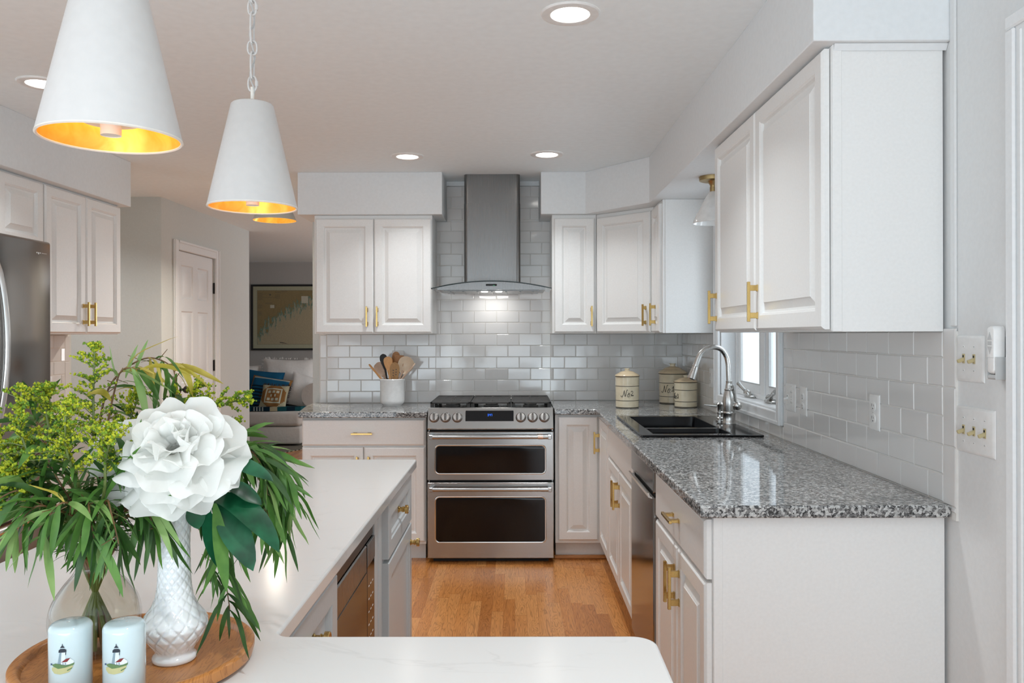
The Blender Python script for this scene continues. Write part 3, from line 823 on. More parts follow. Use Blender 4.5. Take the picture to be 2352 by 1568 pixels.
# pair by the refrigerator
YL = 4.775
def XL(y): return -2.338 - (4.8 - y) * 0.0105
angL = math.atan(0.0105)
r = thing('upper_cabinet', (-2.5, 4.39, 1.372), 'white double-door upper cabinet between the refrigerator and the hall', 'cabinet')
MB().prism([(-2.6555, 4.012), (XL(4.012) - 0.022, 4.012), (XL(YL) - 0.022, YL), (-2.6555, YL)], 1.372, 2.1345).build('body', M['cab'], r, bevel=0.002)
UL = Vector((0.0105, 1, 0)).normalized()
frl = F((XL(4.012) - 0.0215, 4.012, 0), UL, (0, 0, 1), (UL.y, -UL.x, 0))
d = front('door', r, frl, 0.006, 0.378, 1.378, 2.125)
pull(shift(frl, 0.02), 0.347, 1.482, True, 0.13, d)
d = front('door', r, frl, 0.384, 0.760, 1.378, 2.125)
pull(shift(frl, 0.02), 0.416, 1.482, True, 0.13, d)
r = thing('upper_cabinet', (-2.5, 3.45, 1.80), 'white cabinet above the refrigerator, only part of its doors in view', 'cabinet')
MB().prism([(-2.6555, 2.70), (XL(2.70) - 0.022, 2.70), (XL(4.010) - 0.022, 4.010), (-2.6555, 4.010)], 1.795, 2.1345).build('body', M['cab'], r, bevel=0.002)
frl2 = F((XL(2.70) - 0.0215, 2.70, 0), UL, (0, 0, 1), (UL.y, -UL.x, 0))
for u0, u1 in ((0.95, 1.303), (0.59, 0.944), (0.23, 0.584)):
    front('door', r, frl2, u0, u1, 1.80, 2.125)

# base cabinet with one wide drawer, under the crock
r = thing('base_cabinet', (-0.91, 5.15, 0), 'white base cabinet with one wide drawer over two doors, under the utensil crock', 'cabinet')
MB().box(-1.283, -0.535, 4.8565, 5.4645, 0.10, 0.8665, 0.002).build('body', M['cab'], r)
MB().box(-1.27, -0.545, 4.915, 5.40, 0.0, 0.0995).build('toe_kick', M['kick'], r)
fr = back_frame(0, 4.856, 0)
d = front('drawer', r, fr, -1.282, -0.541, 0.698, 0.856, SLAB)
pull(shift(fr, 0.02), -0.917, 0.772, False, 0.128, d)
for u0, u1, hx in ((-1.282, -0.914, -0.945), (-0.908, -0.541, -0.877)):
    d = front('door', r, fr, u0, u1, 0.118, 0.688)
    pull(shift(fr, 0.02), hx, 0.572, True, 0.13, d)
# corner base cabinet
r = thing('corner_cabinet', (0.7, 5.1, 0), 'white corner base cabinet with hinged corner leaves beside the oven', 'cabinet')
MB().prism([(0.245, 5.4645), (0.245, 4.8565), (0.526, 4.8565), (0.526, 4.36), (1.1405, 4.36), (1.1405, 5.4645)], 0.105, 0.8835).build('body', M['cab'], r, bevel=0.002, normals=True)
MB().prism([(0.250, 5.40), (0.250, 4.91), (0.590, 4.91), (0.590, 4.37), (1.10, 4.37), (1.10, 5.40)], 0.0, 0.1045).build('toe_kick', M['kick'], r, normals=True)
d = front('door', r, back_frame(0, 4.856, 0), 0.262, 0.503, 0.125, 0.872)
frr = right_frame(0.5255, 4.80, 0)
d = front('door', r, frr, 0.0, 0.432, 0.125, 0.872)
pull(shift(frr, 0.02), 0.022, 0.72, True, 0.13, d)
# sink base
frs = right_frame(0.5255, 4.36, 0)
r = thing('sink_cabinet', (0.8, 3.9, 0), 'white base cabinet under the black sink with a plain false drawer front', 'cabinet')
MB().box(0.526, 0.548, 3.452, 4.3585, 0.105, 0.8835, 0.001).box(0.548, 1.1405, 3.452, 3.47, 0.105, 0.8835).box(0.548, 1.1405, 4.34, 4.3585, 0.105, 0.8835).box(0.548, 1.1405, 3.47, 4.34, 0.105, 0.125).build('body', M['cab'], r)
MB().box(0.590, 0.61, 3.47, 4.35, 0.0, 0.1045).box(0.61, 1.10, 3.47, 3.49, 0.0, 0.1045).box(0.61, 1.10, 4.33, 4.35, 0.0, 0.1045).build('toe_kick', M['kick'], r)
front('false_drawer', r, frs, 0.010, 0.900, 0.712, 0.872, SLAB)
d = front('door', r, frs, 0.010, 0.452, 0.125, 0.702)
pull(shift(frs, 0.02), 0.420, 0.585, True, 0.13, d)
d = front('door', r, frs, 0.458, 0.900, 0.125, 0.702)
pull(shift(frs, 0.02), 0.490, 0.585, True, 0.13, d)
# near base cabinet
frn = right_frame(0.5255, 2.895, 0)
r = thing('base_cabinet', (0.8, 2.5, 0), 'white base cabinet at the end of the granite counter, plain end panel facing the room', 'cabinet')
MB().box(0.526, 1.1405, 2.137, 2.893, 0.105, 0.8835, 0.001).build('body', M['cab'], r)
MB().box(0.590, 1.1405, 2.139, 2.885, 0.0, 0.1045).build('toe_kick', M['kick'], r)
MB().box(0.5275, 0.552, 2.1325, 2.1365, 0.0, 0.8835, 0.001).box(0.552, 1.1405, 2.1345, 2.1365, 0.0, 0.8835).build('end_panel', M['cab'], r)
d = front('drawer', r, frn, 0.008, 0.752, 0.712, 0.872, SLAB)
pull(shift(frn, 0.02), 0.38, 0.792, False, 0.13, d)
d = front('door', r, frn, 0.008, 0.387, 0.118, 0.702)
pull(shift(frn, 0.02), 0.355, 0.585, True, 0.13, d)
d = front('door', r, frn, 0.393, 0.752, 0.118, 0.702)
pull(shift(frn, 0.02), 0.425, 0.585, True, 0.13, d)

# granite counters
m = MB().prism([(-1.302, 4.817), (-0.527, 4.817), (-0.527, 5.4645), (-1.372, 5.4645), (-1.372, 5.30)], 0.867, 0.902)
tag(m.build('countertop', M['granite'], bevel=0.005, normals=True), 'short speckled grey granite counter under the utensil crock', 'counter')
SX0, SX1, SY0, SY1 = 0.59, 1.045, 3.53, 4.30
xs = [0.240, 0.486, SX0, SX1, 1.1405]; ys = [2.10, SY0, SY1, 4.817, 5.4645]
def ms(i, j):
    if i == 0: return j == 3
    return not (i == 2 and j == 1)
m = MB().cells(xs, ys, ms, 0.884, 0.917)
tag(m.build('countertop', M['granite'], bevel=0.005), 'long L-shaped speckled grey granite counter with the black sink set in', 'counter')

# ------------------------------------------------------------------ sink and tap
r = thing('sink', (0.815, 3.915, 0.70), 'glossy black drop-in kitchen sink with two bowls under the window', 'sink')
rx = [0.550, 0.615, 0.955, 1.085]; ry = [3.488, 3.545, 3.735, 3.775, 4.275, 4.338]
m = MB().cells(rx, ry, lambda i, j: not (i == 1 and j in (1, 3)), 0.9172, 0.9275)
m.build('rim', M['sink'], r, bevel=0.007, bseg=3)
for a, b_, dep in ((3.545, 3.735, 0.77), (3.775, 4.275, 0.72)):
    fz = F((0, 0, 0), (1, 0, 0), (0, 1, 0), (0, 0, 1))
    m = MB().rrect(fz, 0.6155, 0.9545, a + 0.0005, b_ - 0.0005, 0.02, [(0, 0.9265), (0.003, 0.905), (0.010, 0.80), (0.018, dep + 0.02), (0.035, dep), (0.06, dep - 0.002)], cap0=False)
    bw = m.build('bowl', M['sink'], r)
    MB().lathe([(0.0, dep + 0.002), (0.03, dep + 0.003), (0.042, dep + 0.001), (0.044, dep - 0.001)], c=(0.785, (a + b_) / 2, 0), seg=24).build('drain', M['chrome'], bw)

FX, FY, FZ = 1.054, 3.945, 0.928
r = thing('tap', (FX, FY, FZ), 'brushed nickel pull-down kitchen tap with a high arched neck behind the sink', 'tap')
MB().lathe([(0.0, 0), (0.033, 0), (0.033, 0.006), (0.0305, 0.012), (0.0295, 0.045), (0.031, 0.048), (0.031, 0.056), (0.029, 0.059), (0.031, 0.085), (0.032, 0.105), (0.029, 0.130), (0.024, 0.152), (0.0215, 0.160), (0.0225, 0.163), (0.0225, 0.168), (0.019, 0.171), (0.017, 0.185), (0.0145, 0.200), (0.0155, 0.203), (0.0155, 0.208), (0.012, 0.210)], c=(FX, FY, FZ), seg=28).build('body', M['nickel'], r)
neck = [(FX, FY, FZ + 0.205), (FX - 0.002, FY, FZ + 0.25), (FX - 0.004, FY, FZ + 0.290), (FX - 0.013, FY, FZ + 0.328), (FX - 0.036, FY - 0.003, FZ + 0.361), (FX - 0.072, FY - 0.006, FZ + 0.374), (FX - 0.114, FY - 0.009, FZ + 0.364), (FX - 0.146, FY - 0.012, FZ + 0.337)]
end = Vector((FX - 0.163, FY - 0.014, FZ + 0.297)); dirn = Vector((-0.33, -0.03, -0.94)).normalized()
neck.append(end)
neck.append(end + dirn * 0.012)
MB().tube(catmull(neck, 5), 0.0130, 16).build('neck', M['nickel'], r)
m = MB()
e2 = end + dirn * 0.012
m.tube([e2, e2 + dirn * 0.006], 0.0155, 18)
m.tube([e2 + dirn * 0.007, e2 + dirn * 0.012, e2 + dirn * 0.05, e2 + dirn * 0.068, e2 + dirn * 0.072], [0.0135, 0.0145, 0.0185, 0.0205, 0.018], 18)
m.build('spray_head', M['nickel'], r)
m = MB()
bc = Vector((FX + 0.034, FY - 0.022, FZ + 0.088))
m.lathe([(0.0, -0.0225)] + [(0.0225 * math.cos(math.radians(a)), 0.0225 * math.sin(math.radians(a))) for a in range(-75, 76, 15)] + [(0.0, 0.0225)], c=bc, seg=20)
m.tube([Vector((FX + 0.012, FY - 0.008, FZ + 0.088)), bc], 0.016, 16)
m.build('ball', M['nickel'], r)
m = MB().tube([bc + V(-0.006, 0, 0.018), bc + V(-0.012, 0, 0.06), bc + V(-0.020, 0.0, 0.10)], [0.0045, 0.006, 0.0075], 10)
m.build('lever', M['nickel'], r)
SDX, SDY = 1.035, 4.045
r = thing('soap_dispenser', (SDX, SDY, FZ), 'small brushed nickel soap pump beside the tap, long thin spout', 'soap dispenser')
MB().lathe([(0.0, 0), (0.022, 0), (0.022, 0.005), (0.014, 0.010), (0.018, 0.016), (0.013, 0.022), (0.0125, 0.034), (0.017, 0.040), (0.017, 0.046), (0.0125, 0.050), (0.0125, 0.070), (0.017, 0.080), (0.019, 0.086), (0.012, 0.094), (0.0, 0.096)], c=(SDX, SDY, FZ), seg=20).build('pump', M['nickel'], r)
MB().tube([(SDX, SDY, FZ + 0.073), (SDX - 0.03, SDY, FZ + 0.076), (SDX - 0.080, SDY, FZ + 0.082)], [0.006, 0.0045, 0.003], 10).build('spout', M['nickel'], r)

# ------------------------------------------------------------------ range
RX0, RX1 = -0.522, 0.234
RC = (RX0 + RX1) / 2
r = thing('range', (RC, 5.1, 0), 'stainless steel gas range with double ovens on the tiled wall under the hood', 'range')
MB().box(RX0 + 0.002, RX1 - 0.002, 4.842, 5.455, 0.03, 0.905, 0.002).build('body', M['steel'], r)
MB().box(RX0 + 0.01, RX1 - 0.01, 4.836, 4.842, 0.04, 0.90).box(RX0 + 0.03, RX1 - 0.03, 4.85, 5.4, 0.0, 0.03).build('gap_shade', M['gap'], r)  # black boxes stand in for the shade between and under the oven doors
fo = back_frame(0, 4.836, 0)
for (z0, z1, wz0, wz1, hz, ringx) in ((0.027, 0.482, 0.128, 0.391, 0.447, None), (0.494, 0.786, 0.538, 0.700, 0.758, 0.132)):
    m = MB()
    m.fbox(fo, RX0, RX1, z0, z1, 0.0, 0.034, 0.004)
    d = m.build('oven_door', M['steel'], r)
    m = MB()
    m.rrect(fo, -0.480, 0.190, wz0 - 0.009, wz1 + 0.009, 0.030, [(0, 0.0335), (0.001, 0.0365), (0.004, 0.0375), (0.008, 0.0362)], cap0=False, cap1=False)
    m.build('window_trim', M['chrome'], d)
    MB().rrect(fo, -0.471, 0.181, wz0, wz1, 0.022, [(0, 0.030), (0, 0.0355), (0.001, 0.0362)]).build('oven_window', M['black_glass'], d)
    fh = F(fo.p(RC, hz, 0.034), fo.U, fo.V, fo.N)
    m = MB()
    m.tube([fh.p(-0.338, 0, 0.044), fh.p(0.338, 0, 0.044)], 0.0115, 16)
    for q in (-1, 1):
        m.tube([fh.p(q * 0.300, 0, 0.044), fh.p(q * 0.348, 0, 0.044)], 0.0125, 16)
        m.fbox(fh, q * 0.352 - 0.012, q * 0.352 + 0.012, -0.014, 0.014, 0.0, 0.056, 0.004)
    hb = m.build('handle', M['steel'], d)
    if ringx:
        MB().tube([fh.p(0.282, 0, 0.044), fh.p(0.312, 0, 0.044)], 0.0132, 16).build('copper_band', M['copper'], d)
# sloping control panel
pf = F((RC, 4.792, 0.800), (1, 0, 0), (0, 0.040, 0.126), (0, -0.126, 0.040))
m = MB()
hw = (RX1 - RX0) / 2 - 0.003
m.prism([(4.846, 0.800), (4.792, 0.800), (4.790, 0.806), (4.829, 0.924), (4.835, 0.927), (4.846, 0.927)], RX0 + 0.003, RX1 - 0.003, fr=F((0, 0, 0), (0, 1, 0), (0, 0, 1), (1, 0, 0)))
cp = m.build('control_panel', M['steel'], r, normals=True, ang=25)
px = lambda x: (x - 1181) * 4.80 / 1844 - RC
MB().rrect(pf, px(1066.5), px(1180.5), 0.0215, 0.1165, 0.003, [(0, 0.0), (0, 0.0018), (0.0015, 0.0025), (0.003, 0.0025)]).build('display_trim', M['chrome'], cp)
MB().fbox(pf, px(1068), px(1179), 0.024, 0.114, 0.0005, 0.0032).build('display', M['black_glass'], cp)
# lit clock digits 3:47
SEG = {'3': 'abcdg', '4': 'bcfg', '7': 'abc'}
m = MB()
def seg7(ch, u, v, w, h):
    t = h * 0.13
    B = {'a': (0, w, h - t, h), 'g': (0, w, h / 2 - t / 2, h / 2 + t / 2), 'd': (0, w, 0, t), 'b': (w - t, w, h / 2, h), 'c': (w - t, w, 0, h / 2), 'f': (0, t, h / 2, h), 'e': (0, t, 0, h / 2)}
    for s_ in SEG[ch]:
        a = B[s_]; m.fbox(pf, u + a[0], u + a[1], v + a[2], v + a[3], 0.0031, 0.0036)
u = px(1119)
for ch in '3:47':
    if ch == ':':
        for q in (0.084, 0.090): m.fbox(pf, u, u + 0.0016, q, q + 0.0016, 0.0031, 0.0036)
        u += 0.0035
    else:
        seg7(ch, u, 0.080, 0.0065, 0.0135); u += 0.0088
m.build('clock_digits', M['blue_led'], cp)
for i, kx in enumerate((996, 1022.3, 1049.5, 1195.5, 1222.5, 1249.5)):
    fk = F(pf.p(px(kx), 0.072, 0.0), pf.U, pf.V, pf.N)
    k_ = MB().lathe([(0.0255, 0.0085), (0.0245, 0.024), (0.0225, 0.027), (0.0, 0.0275)], seg=28, fr=fk).build('knob', M['chrome'], cp)
    MB().lathe([(0.0, 0.0), (0.0315, 0.0), (0.0315, 0.003), (0.029, 0.0065), (0.0255, 0.0085)], seg=28, fr=fk).build('skirt', M['steel_v'], k_)
    MB().fbox(fk, -0.0065, 0.0065, -0.021, 0.021, 0.0265, 0.036, 0.003).build('grip', M['steel_v'], k_)
    MB().fbox(fk, -0.0012, 0.0012, 0.010, 0.016, 0.0358, 0.0364).build('pointer_mark', M['band'], k_)
    # burner position mark above the knob
    hot = (0, 0, 2, 0, 2, 2)[i]
    m = MB()
    m.fbox(fk, -0.012, 0.012, 0.0362, 0.0368, 0.0003, 0.0008)
    q = i % 3
    m.fbox(fk, -0.012 + q * 0.009, -0.006 + q * 0.009, 0.0365, 0.042, 0.0003, 0.0008)
    m.build('burner_symbol', M['band'], cp)
    if i not in (0, 4):
        MB().fbox(fk, -0.020, 0.020, -0.0385, -0.0365, 0.0003, 0.0008).build('mode_mark', M['band'], cp)
# cooktop
MB().box(RX0 + 0.004, RX1 - 0.004, 4.846, 5.455, 0.905, 0.922, 0.003).box(RX0 + 0.004, RX1 - 0.004, 5.40, 5.455, 0.922, 0.940, 0.003).build('cooktop', M['chrome'], r)
gw = (RX1 - RX0 - 0.03) / 3
for g in range(3):
    x0 = RX0 + 0.012 + g * (gw + 0.003); x1 = x0 + gw
    cx = (x0 + x1) / 2
    for cy in (4.99, 5.25):
        m = MB().lathe([(0.0, 0.922), (0.047, 0.922), (0.047, 0.927), (0.036, 0.929), (0.036, 0.936), (0.031, 0.941), (0.0, 0.9415)], c=(cx, cy, 0), seg=28)
        m.build('burner', M['iron'], r)
    m = MB()
    z0, z1 = 0.948, 0.959
    y0, y1 = 4.858, 5.385
    m.box(x0, x1, y0, y0 + 0.014, z0, z1, 0.003).box(x0, x1, y1 - 0.014, y1, z0, z1, 0.003)
    m.box(x0, x0 + 0.016, y0, y1, z0, z1, 0.003).box(x1 - 0.016, x1, y0, y1, z0, z1, 0.003)
    for q in range(5):
        yy = y0 + 0.035 + q * 0.114
        m.box(x0 + 0.01, x1 - 0.01, yy - 0.030, yy + 0.030, z0 + 0.002, z1, 0.004)
    m.box(x0 + 0.01, cx - 0.058, y0 + 0.01, y1 - 0.01, z0 + 0.003, z1 - 0.002).box(cx + 0.058, x1 - 0.01, y0 + 0.01, y1 - 0.01, z0 + 0.003, z1 - 0.002)
    m.box(cx - 0.008, cx + 0.008, y0 + 0.01, y1 - 0.01, z0 + 0.004, z1 + 0.001, 0.003)
    for xx in (x0 + 0.012, x1 - 0.012):
        for yy in (y0 + 0.012, (y0 + y1) / 2, y1 - 0.012):
            m.box(xx - 0.011, xx + 0.011, yy - 0.011, yy + 0.011, 0.9222, z0 + 0.003, 0.002)
    m.build('grate', M['iron'], r)

# ------------------------------------------------------------------ hood
HC = -0.142
r = thing('range_hood', (HC, 5.2, 1.64), 'stainless steel chimney range hood with a curved glass canopy', 'range hood')
def chimney(x0, x1, z0, z1, yf):
    fz = F((0, 0, 0), (1, 0, 0), (0, 1, 0), (0, 0, 1))
    return MB().rrect(fz, x0, x1, yf, 5.464, 0.028, [(0, z0), (0, z1)], k=6)
chimney(-0.325, 0.0405, 1.70, 2.216, 5.198).build('chimney', M['steel_v'], r, ang=50)
chimney(-0.3235, 0.039, 2.214, 2.4045, 5.200).build('chimney', M['steel_v'], r, ang=50)
half = 0.374; sag = 0.046; ztop = 1.701
def arch(x, z=ztop): return z - sag * ((x - HC) / half) ** 2
n = 28
top, bot = [], []
for i in range(n + 1):
    x = HC - half + 2 * half * i / n
    top.append((x, arch(x))); bot.append((x, arch(x) - 0.006))
fyz = F((0, 0, 0), (1, 0, 0), (0, 0, 1), (0, -1, 0))
MB().prism(bot + top[::-1], -5.40, -4.972, fr=fyz).build('glass_canopy', M['hood_glass'], r, normals=True, ang=30)
MB().tube([(x, 4.971, z - 0.003) for x, z in top], 0.0032, 6).build('canopy_edge', M['hood_rim'], r)
hb = 0.335
body = [(HC - hb, arch(HC - hb) - 0.0075)] + [(HC - hb + 2 * hb * i / n, arch(HC - hb + 2 * hb * i / n) - 0.0075) for i in range(1, n)] + [(HC + hb, arch(HC + hb) - 0.0075)]
poly = [(HC - hb, 1.644)] + [(HC + hb, 1.644)] + body[::-1]
MB().prism(poly, -5.40, -4.985, fr=fyz).build('body', M['steel_v'], r, normals=True)
lip = [(x, z + 0.001) for x, z in body] + [(x, z - 0.007) for x, z in body[::-1]]
MB().prism(lip, -4.986, -4.980, fr=fyz).build('panel_lip', M['steel_v'], r, normals=True)
m = MB()
m.box(HC - 0.30, HC + 0.30, 5.03, 5.38, 1.638, 1.6438, 0.001)
m.build('filter', M['steel_v'], r)
m = MB()
for x in (-0.26, -0.18, -0.09, 0.0, 0.09, 0.18, 0.26):
    m.box(HC + x - 0.006, HC + x + 0.006, 5.06, 5.36, 1.634, 1.638, 0.001)
m.build('baffle', M['steel_v'], r)
m = MB()
for x in (-0.045, 0.045):
    m.lathe([(0.0, 1.6375), (0.021, 1.6375), (0.021, 1.6335), (0.0, 1.6330)], c=(HC + x, 5.06, 0), seg=18)
m.build('lamp_lens', M['hood_led'], r)
MB().rrect(fyz, HC - 0.035, HC + 0.035, 1.668, 1.680, 0.006, [(0, -4.986), (0, -4.9835), (0.001, -4.983)]).build('button_panel', M['black_glass'], r)
MB().lathe([(0.0, 0), (0.0012, 0.0002)], seg=10, fr=F((HC + 0.0125, 4.9825, 1.6705), (1, 0, 0), (0, 0, 1), (0, -1, 0))).lathe([(0.0, 0), (0.0012, 0.0002)], seg=10, fr=F((HC + 0.0205, 4.9825, 1.6705), (1, 0, 0), (0, 0, 1), (0, -1, 0))).build('indicator', M['green_led'], r)
area('hood_light', (HC, 5.33, 1.630), 0.20, 0.55, (1.0, 0.97, 0.93), (math.radians(14), 0, 0), 0.03, math.radians(170))

# ------------------------------------------------------------------ dishwasher
r = thing('dishwasher', (0.8, 3.17, 0), 'stainless steel dishwasher between the sink cabinet and the end cabinet', 'dishwasher')
MB().box(0.535, 1.1, 2.90, 3.445, 0.10, 0.882).build('body', M['gap'], r)
MB().box(0.575, 0.595, 2.90, 3.445, 0.0, 0.0995).build('toe_kick', M['gap'], r)
fdw = right_frame(0.534, 3.444, 0)
d = MB().fbox(fdw, 0.003, 0.541, 0.108, 0.775, 0.0, 0.034, 0.004).build('door', M['dw_steel'], r)
MB().fbox(fdw, 0.003, 0.541, 0.79, 0.876, 0.0, 0.034, 0.004).build('control_panel', M['dw_steel'], r)
m = MB()
m.fbox(fdw, 0.02, 0.524, 0.765, 0.785, 0.0, 0.022)
m.build('handle_recess', M['gap'], r)
MB().prism([(0.020, 0.760), (0.046, 0.770), (0.050, 0.785), (0.044, 0.787), (0.040, 0.774), (0.020, 0.765)], 0.03, 0.51, fr=F(fdw.o, fdw.N, fdw.V, fdw.U)).build('handle', M['chrome'], r, normals=True)

# ------------------------------------------------------------------ refrigerator
r = thing('refrigerator', (-2.35, 3.11, 0), 'dark stainless French-door refrigerator with a long bowed handle', 'refrigerator')
MB().box(-2.655, -2.145, 2.655, 3.562, 0.02, 1.765, 0.006).build('body', M['gap'], r)
ff = left_frame(-2.14, 2.655, 0)
for u0, u1 in ((0.002, 0.452), (0.456, 0.912)):
    d = MB().fbox(ff, u0, u1, 0.72, 1.78, 0.0, 0.08, 0.012, seg=3).build('door', M['fridge'], r)
    q = 0.415 if u0 < 0.3 else 0.497
    pts = [ff.p(q, 0.98, 0.079)] + [ff.p(q, 1.0 + 0.66 * i / 14, 0.095 + 0.045 * math.sin(math.pi * i / 14) ** 0.7) for i in range(15)] + [ff.p(q, 1.68, 0.079)]
    MB().tube(pts, 0.014, 12, flat=1.3).build('handle', M['chrome'], d)
    if u0 > 0.3:
        m = MB()
        for k in range(3):
            m.fbox(ff, 0.80 + k * 0.012, 0.808 + k * 0.012, 1.722 - 0.004 * (k == 1), 1.727, 0.0801, 0.0806)
        m.fbox(ff, 0.84, 0.875, 1.7235, 1.7255, 0.0801, 0.0806)
        m.build('badge', M['chrome'], d)
d = MB().fbox(ff, 0.002, 0.912, 0.05, 0.71, 0.0, 0.08, 0.012, seg=3).build('freezer_drawer', M['fridge'], r)
pts = [ff.p(0.10, 0.60, 0.079)] + [ff.p(0.12 + 0.67 * i / 14, 0.60, 0.095 + 0.04 * math.sin(math.pi * i / 14) ** 0.7) for i in range(15)] + [ff.p(0.81, 0.60, 0.079)]
MB().tube(pts, 0.014, 12).build('handle', M['chrome'], d)

# ------------------------------------------------------------------ island
IZ = 0.917
def arc(cx, cy, rr, a0, a1, k=8):
    return [(cx + rr * math.cos(math.radians(a0 + (a1 - a0) * i / k)), cy + rr * math.sin(math.radians(a0 + (a1 - a0) * i / k))) for i in range(k + 1)]
poly = [(-1.02, 0.55), (0.20, 0.55)] + arc(0.207 - 0.035, 1.198 - 0.035, 0.035, 0, 90) + arc(-0.356 + 0.02, 1.198 + 0.02, 0.02, 270, 180) + arc(-0.353 - 0.008, 2.895 - 0.008, 0.008, 0, 90, 4) + [(-1.02, 2.895)]
tag(MB().prism(poly, IZ - 0.031, IZ).build('countertop', M['quartz'], bevel=0.005, bseg=3, normals=True), 'white quartz island top with faint grey veins, L-shaped in plan', 'counter')
fi = left_frame(-0.386, 1.25, 0)
r = thing('island_cabinet', (-0.7, 2.6, 0), 'grey island cabinet at the far end with one small drawer over a door', 'cabinet')
MB().box(-1.00, -0.386, 2.325, 2.868, 0.0, 0.885, 0.002).build('body', M['grey_cab'], r)
d = front('drawer', r, fi, 1.085, 1.598, 0.712, 0.875, SHAKER, 'grey_cab'); knob(shift(fi, 0.0095), 1.345, 0.802, d)
d = front('door', r, fi, 1.085, 1.598, 0.10, 0.700, SHAKER, 'grey_cab'); knob(shift(fi, 0.02), 1.560, 0.64, d)
r = thing('island_cabinet', (-0.7, 1.99, 0), 'grey open island cabinet that frames the built-in microwave', 'cabinet')
m = MB()
m.box(-0.415, -0.386, 2.205, 2.322, 0.0, 0.885).box(-0.415, -0.386, 1.662, 1.680, 0.0, 0.885)
m.box(-0.408, -0.383, 2.26, 2.30, 0.0, 0.885, 0.002)
m.box(-1.00, -0.415, 2.30, 2.322, 0.0, 0.885).box(-1.00, -0.415, 1.662, 1.68, 0.0, 0.885).box(-1.0, -0.386, 1.68, 2.205, 0.0, 0.44).box(-1.0, -0.98, 1.68, 2.30, 0.44, 0.885)
m.build('body', M['grey_cab'], r)
r = thing('microwave', (-0.6, 1.94, 0.44), 'black and stainless microwave built into the grey island', 'microwave')
MB().box(-0.90, -0.415, 1.690, 2.195, 0.445, 0.845).build('body', M['gap'], r)
fm = left_frame(-0.414, 1.688, 0)
MB().fbox(fm, 0.0, 0.508, 0.822, 0.864, -0.10, 0.026, 0.002).build('top_vent', M['black_metal'], r)
d = MB().fbox(fm, 0.0, 0.395, 0.452, 0.820, 0.0, 0.030, 0.003).build('door', M['steel_v'], r)
MB().fbox(fm, 0.012, 0.388, 0.47, 0.752, 0.0295, 0.0315, 0.001).build('door_glass', M['black_glass'], d)
cp = MB().fbox(fm, 0.398, 0.508, 0.452, 0.820, 0.0, 0.030, 0.003).build('control_panel', M['black_glass'], r)
MB().fbox(fm, 0.399, 0.507, 0.760, 0.819, 0.0295, 0.0315, 0.001).build('panel_trim', M['steel_v'], cp)
m = MB()
for i in range(7):
    for j in range(3):
        m.fbox(fm, 0.418 + j * 0.027, 0.418 + j * 0.027 + 0.012, 0.50 + i * 0.034, 0.503 + i * 0.034, 0.0298, 0.0304)
m.build('keypad_marks', M['plate'], cp)
r = thing('island_cabinet', (-0.7, 1.43, 0), 'grey island cabinet with a framed drawer and brass knob, nearest the inside corner', 'cabinet')
MB().box(-1.00, -0.386, 1.245, 1.6605, 0.0, 0.885, 0.002).build('body', M['grey_cab'], r)
d = front('drawer', r, fi, 0.040, 0.405, 0.70, 0.872, SHAKER, 'grey_cab'); knob(shift(fi, 0.0095), 0.243, 0.800, d)
d = front('door', r, fi, 0.040, 0.405, 0.10, 0.69, SHAKER, 'grey_cab')
r = thing('island_cabinet', (-0.4, 0.9, 0), 'grey cabinet under the peninsula arm of the island top', 'cabinet')
MB().box(-1.00, 0.12, 0.60, 1.165, 0.0, 0.885, 0.003).build('body', M['grey_cab'], r)
# ------------------------------------------------------------------ ceiling lights
def downlight(x, y, label, power):
    r = thing('ceiling_light', (x, y, CEIL), label, 'ceiling light', 'recessed downlights')
    c = (x, y, 0)
    MB().lathe([(0.062, CEIL - 0.003), (0.064, CEIL - 0.006), (0.078, CEIL - 0.009), (0.092, CEIL - 0.006), (0.096, CEIL - 0.0005)], c=c, seg=40).build('trim_ring', M['plate'], r)
    MB().lathe([(0.0, CEIL - 0.0035), (0.062, CEIL - 0.0035)], c=c, seg=40).build('lens', M['led'], r)
    area('downlight', (x, y, CEIL - 0.0075), 0.115, power, (0.94, 0.97, 0.985), spread=math.radians(112))
downlight(0.183, 2.60, 'recessed downlight nearest the tall upper cabinet', 6.2)
downlight(-0.62, 4.67, 'recessed downlight in front of the crock side of the range wall', 4.2)
downlight(0.19, 4.63, 'recessed downlight in front of the narrow cabinet beside the hood', 5)
downlight(-1.94, 3.30, 'recessed downlight near the refrigerator, half hidden by the big pendant', 5)
area('hall_fill', (-3.35, 5.1, CEIL - 0.004), 0.115, 9, (0.95, 0.97, 1.0), spread=math.radians(140))  # added unseen lamp without a fixture, brightens the hall wall
# more of the same row over the breakfast end, behind the camera
for x, y in ((-1.94, 0.9), (0.19, 0.4), (-0.9, -1.2)):
    area('downlight', (x, y, CEIL - 0.004), 0.115, 6, (0.94, 0.97, 0.985), spread=math.radians(112))

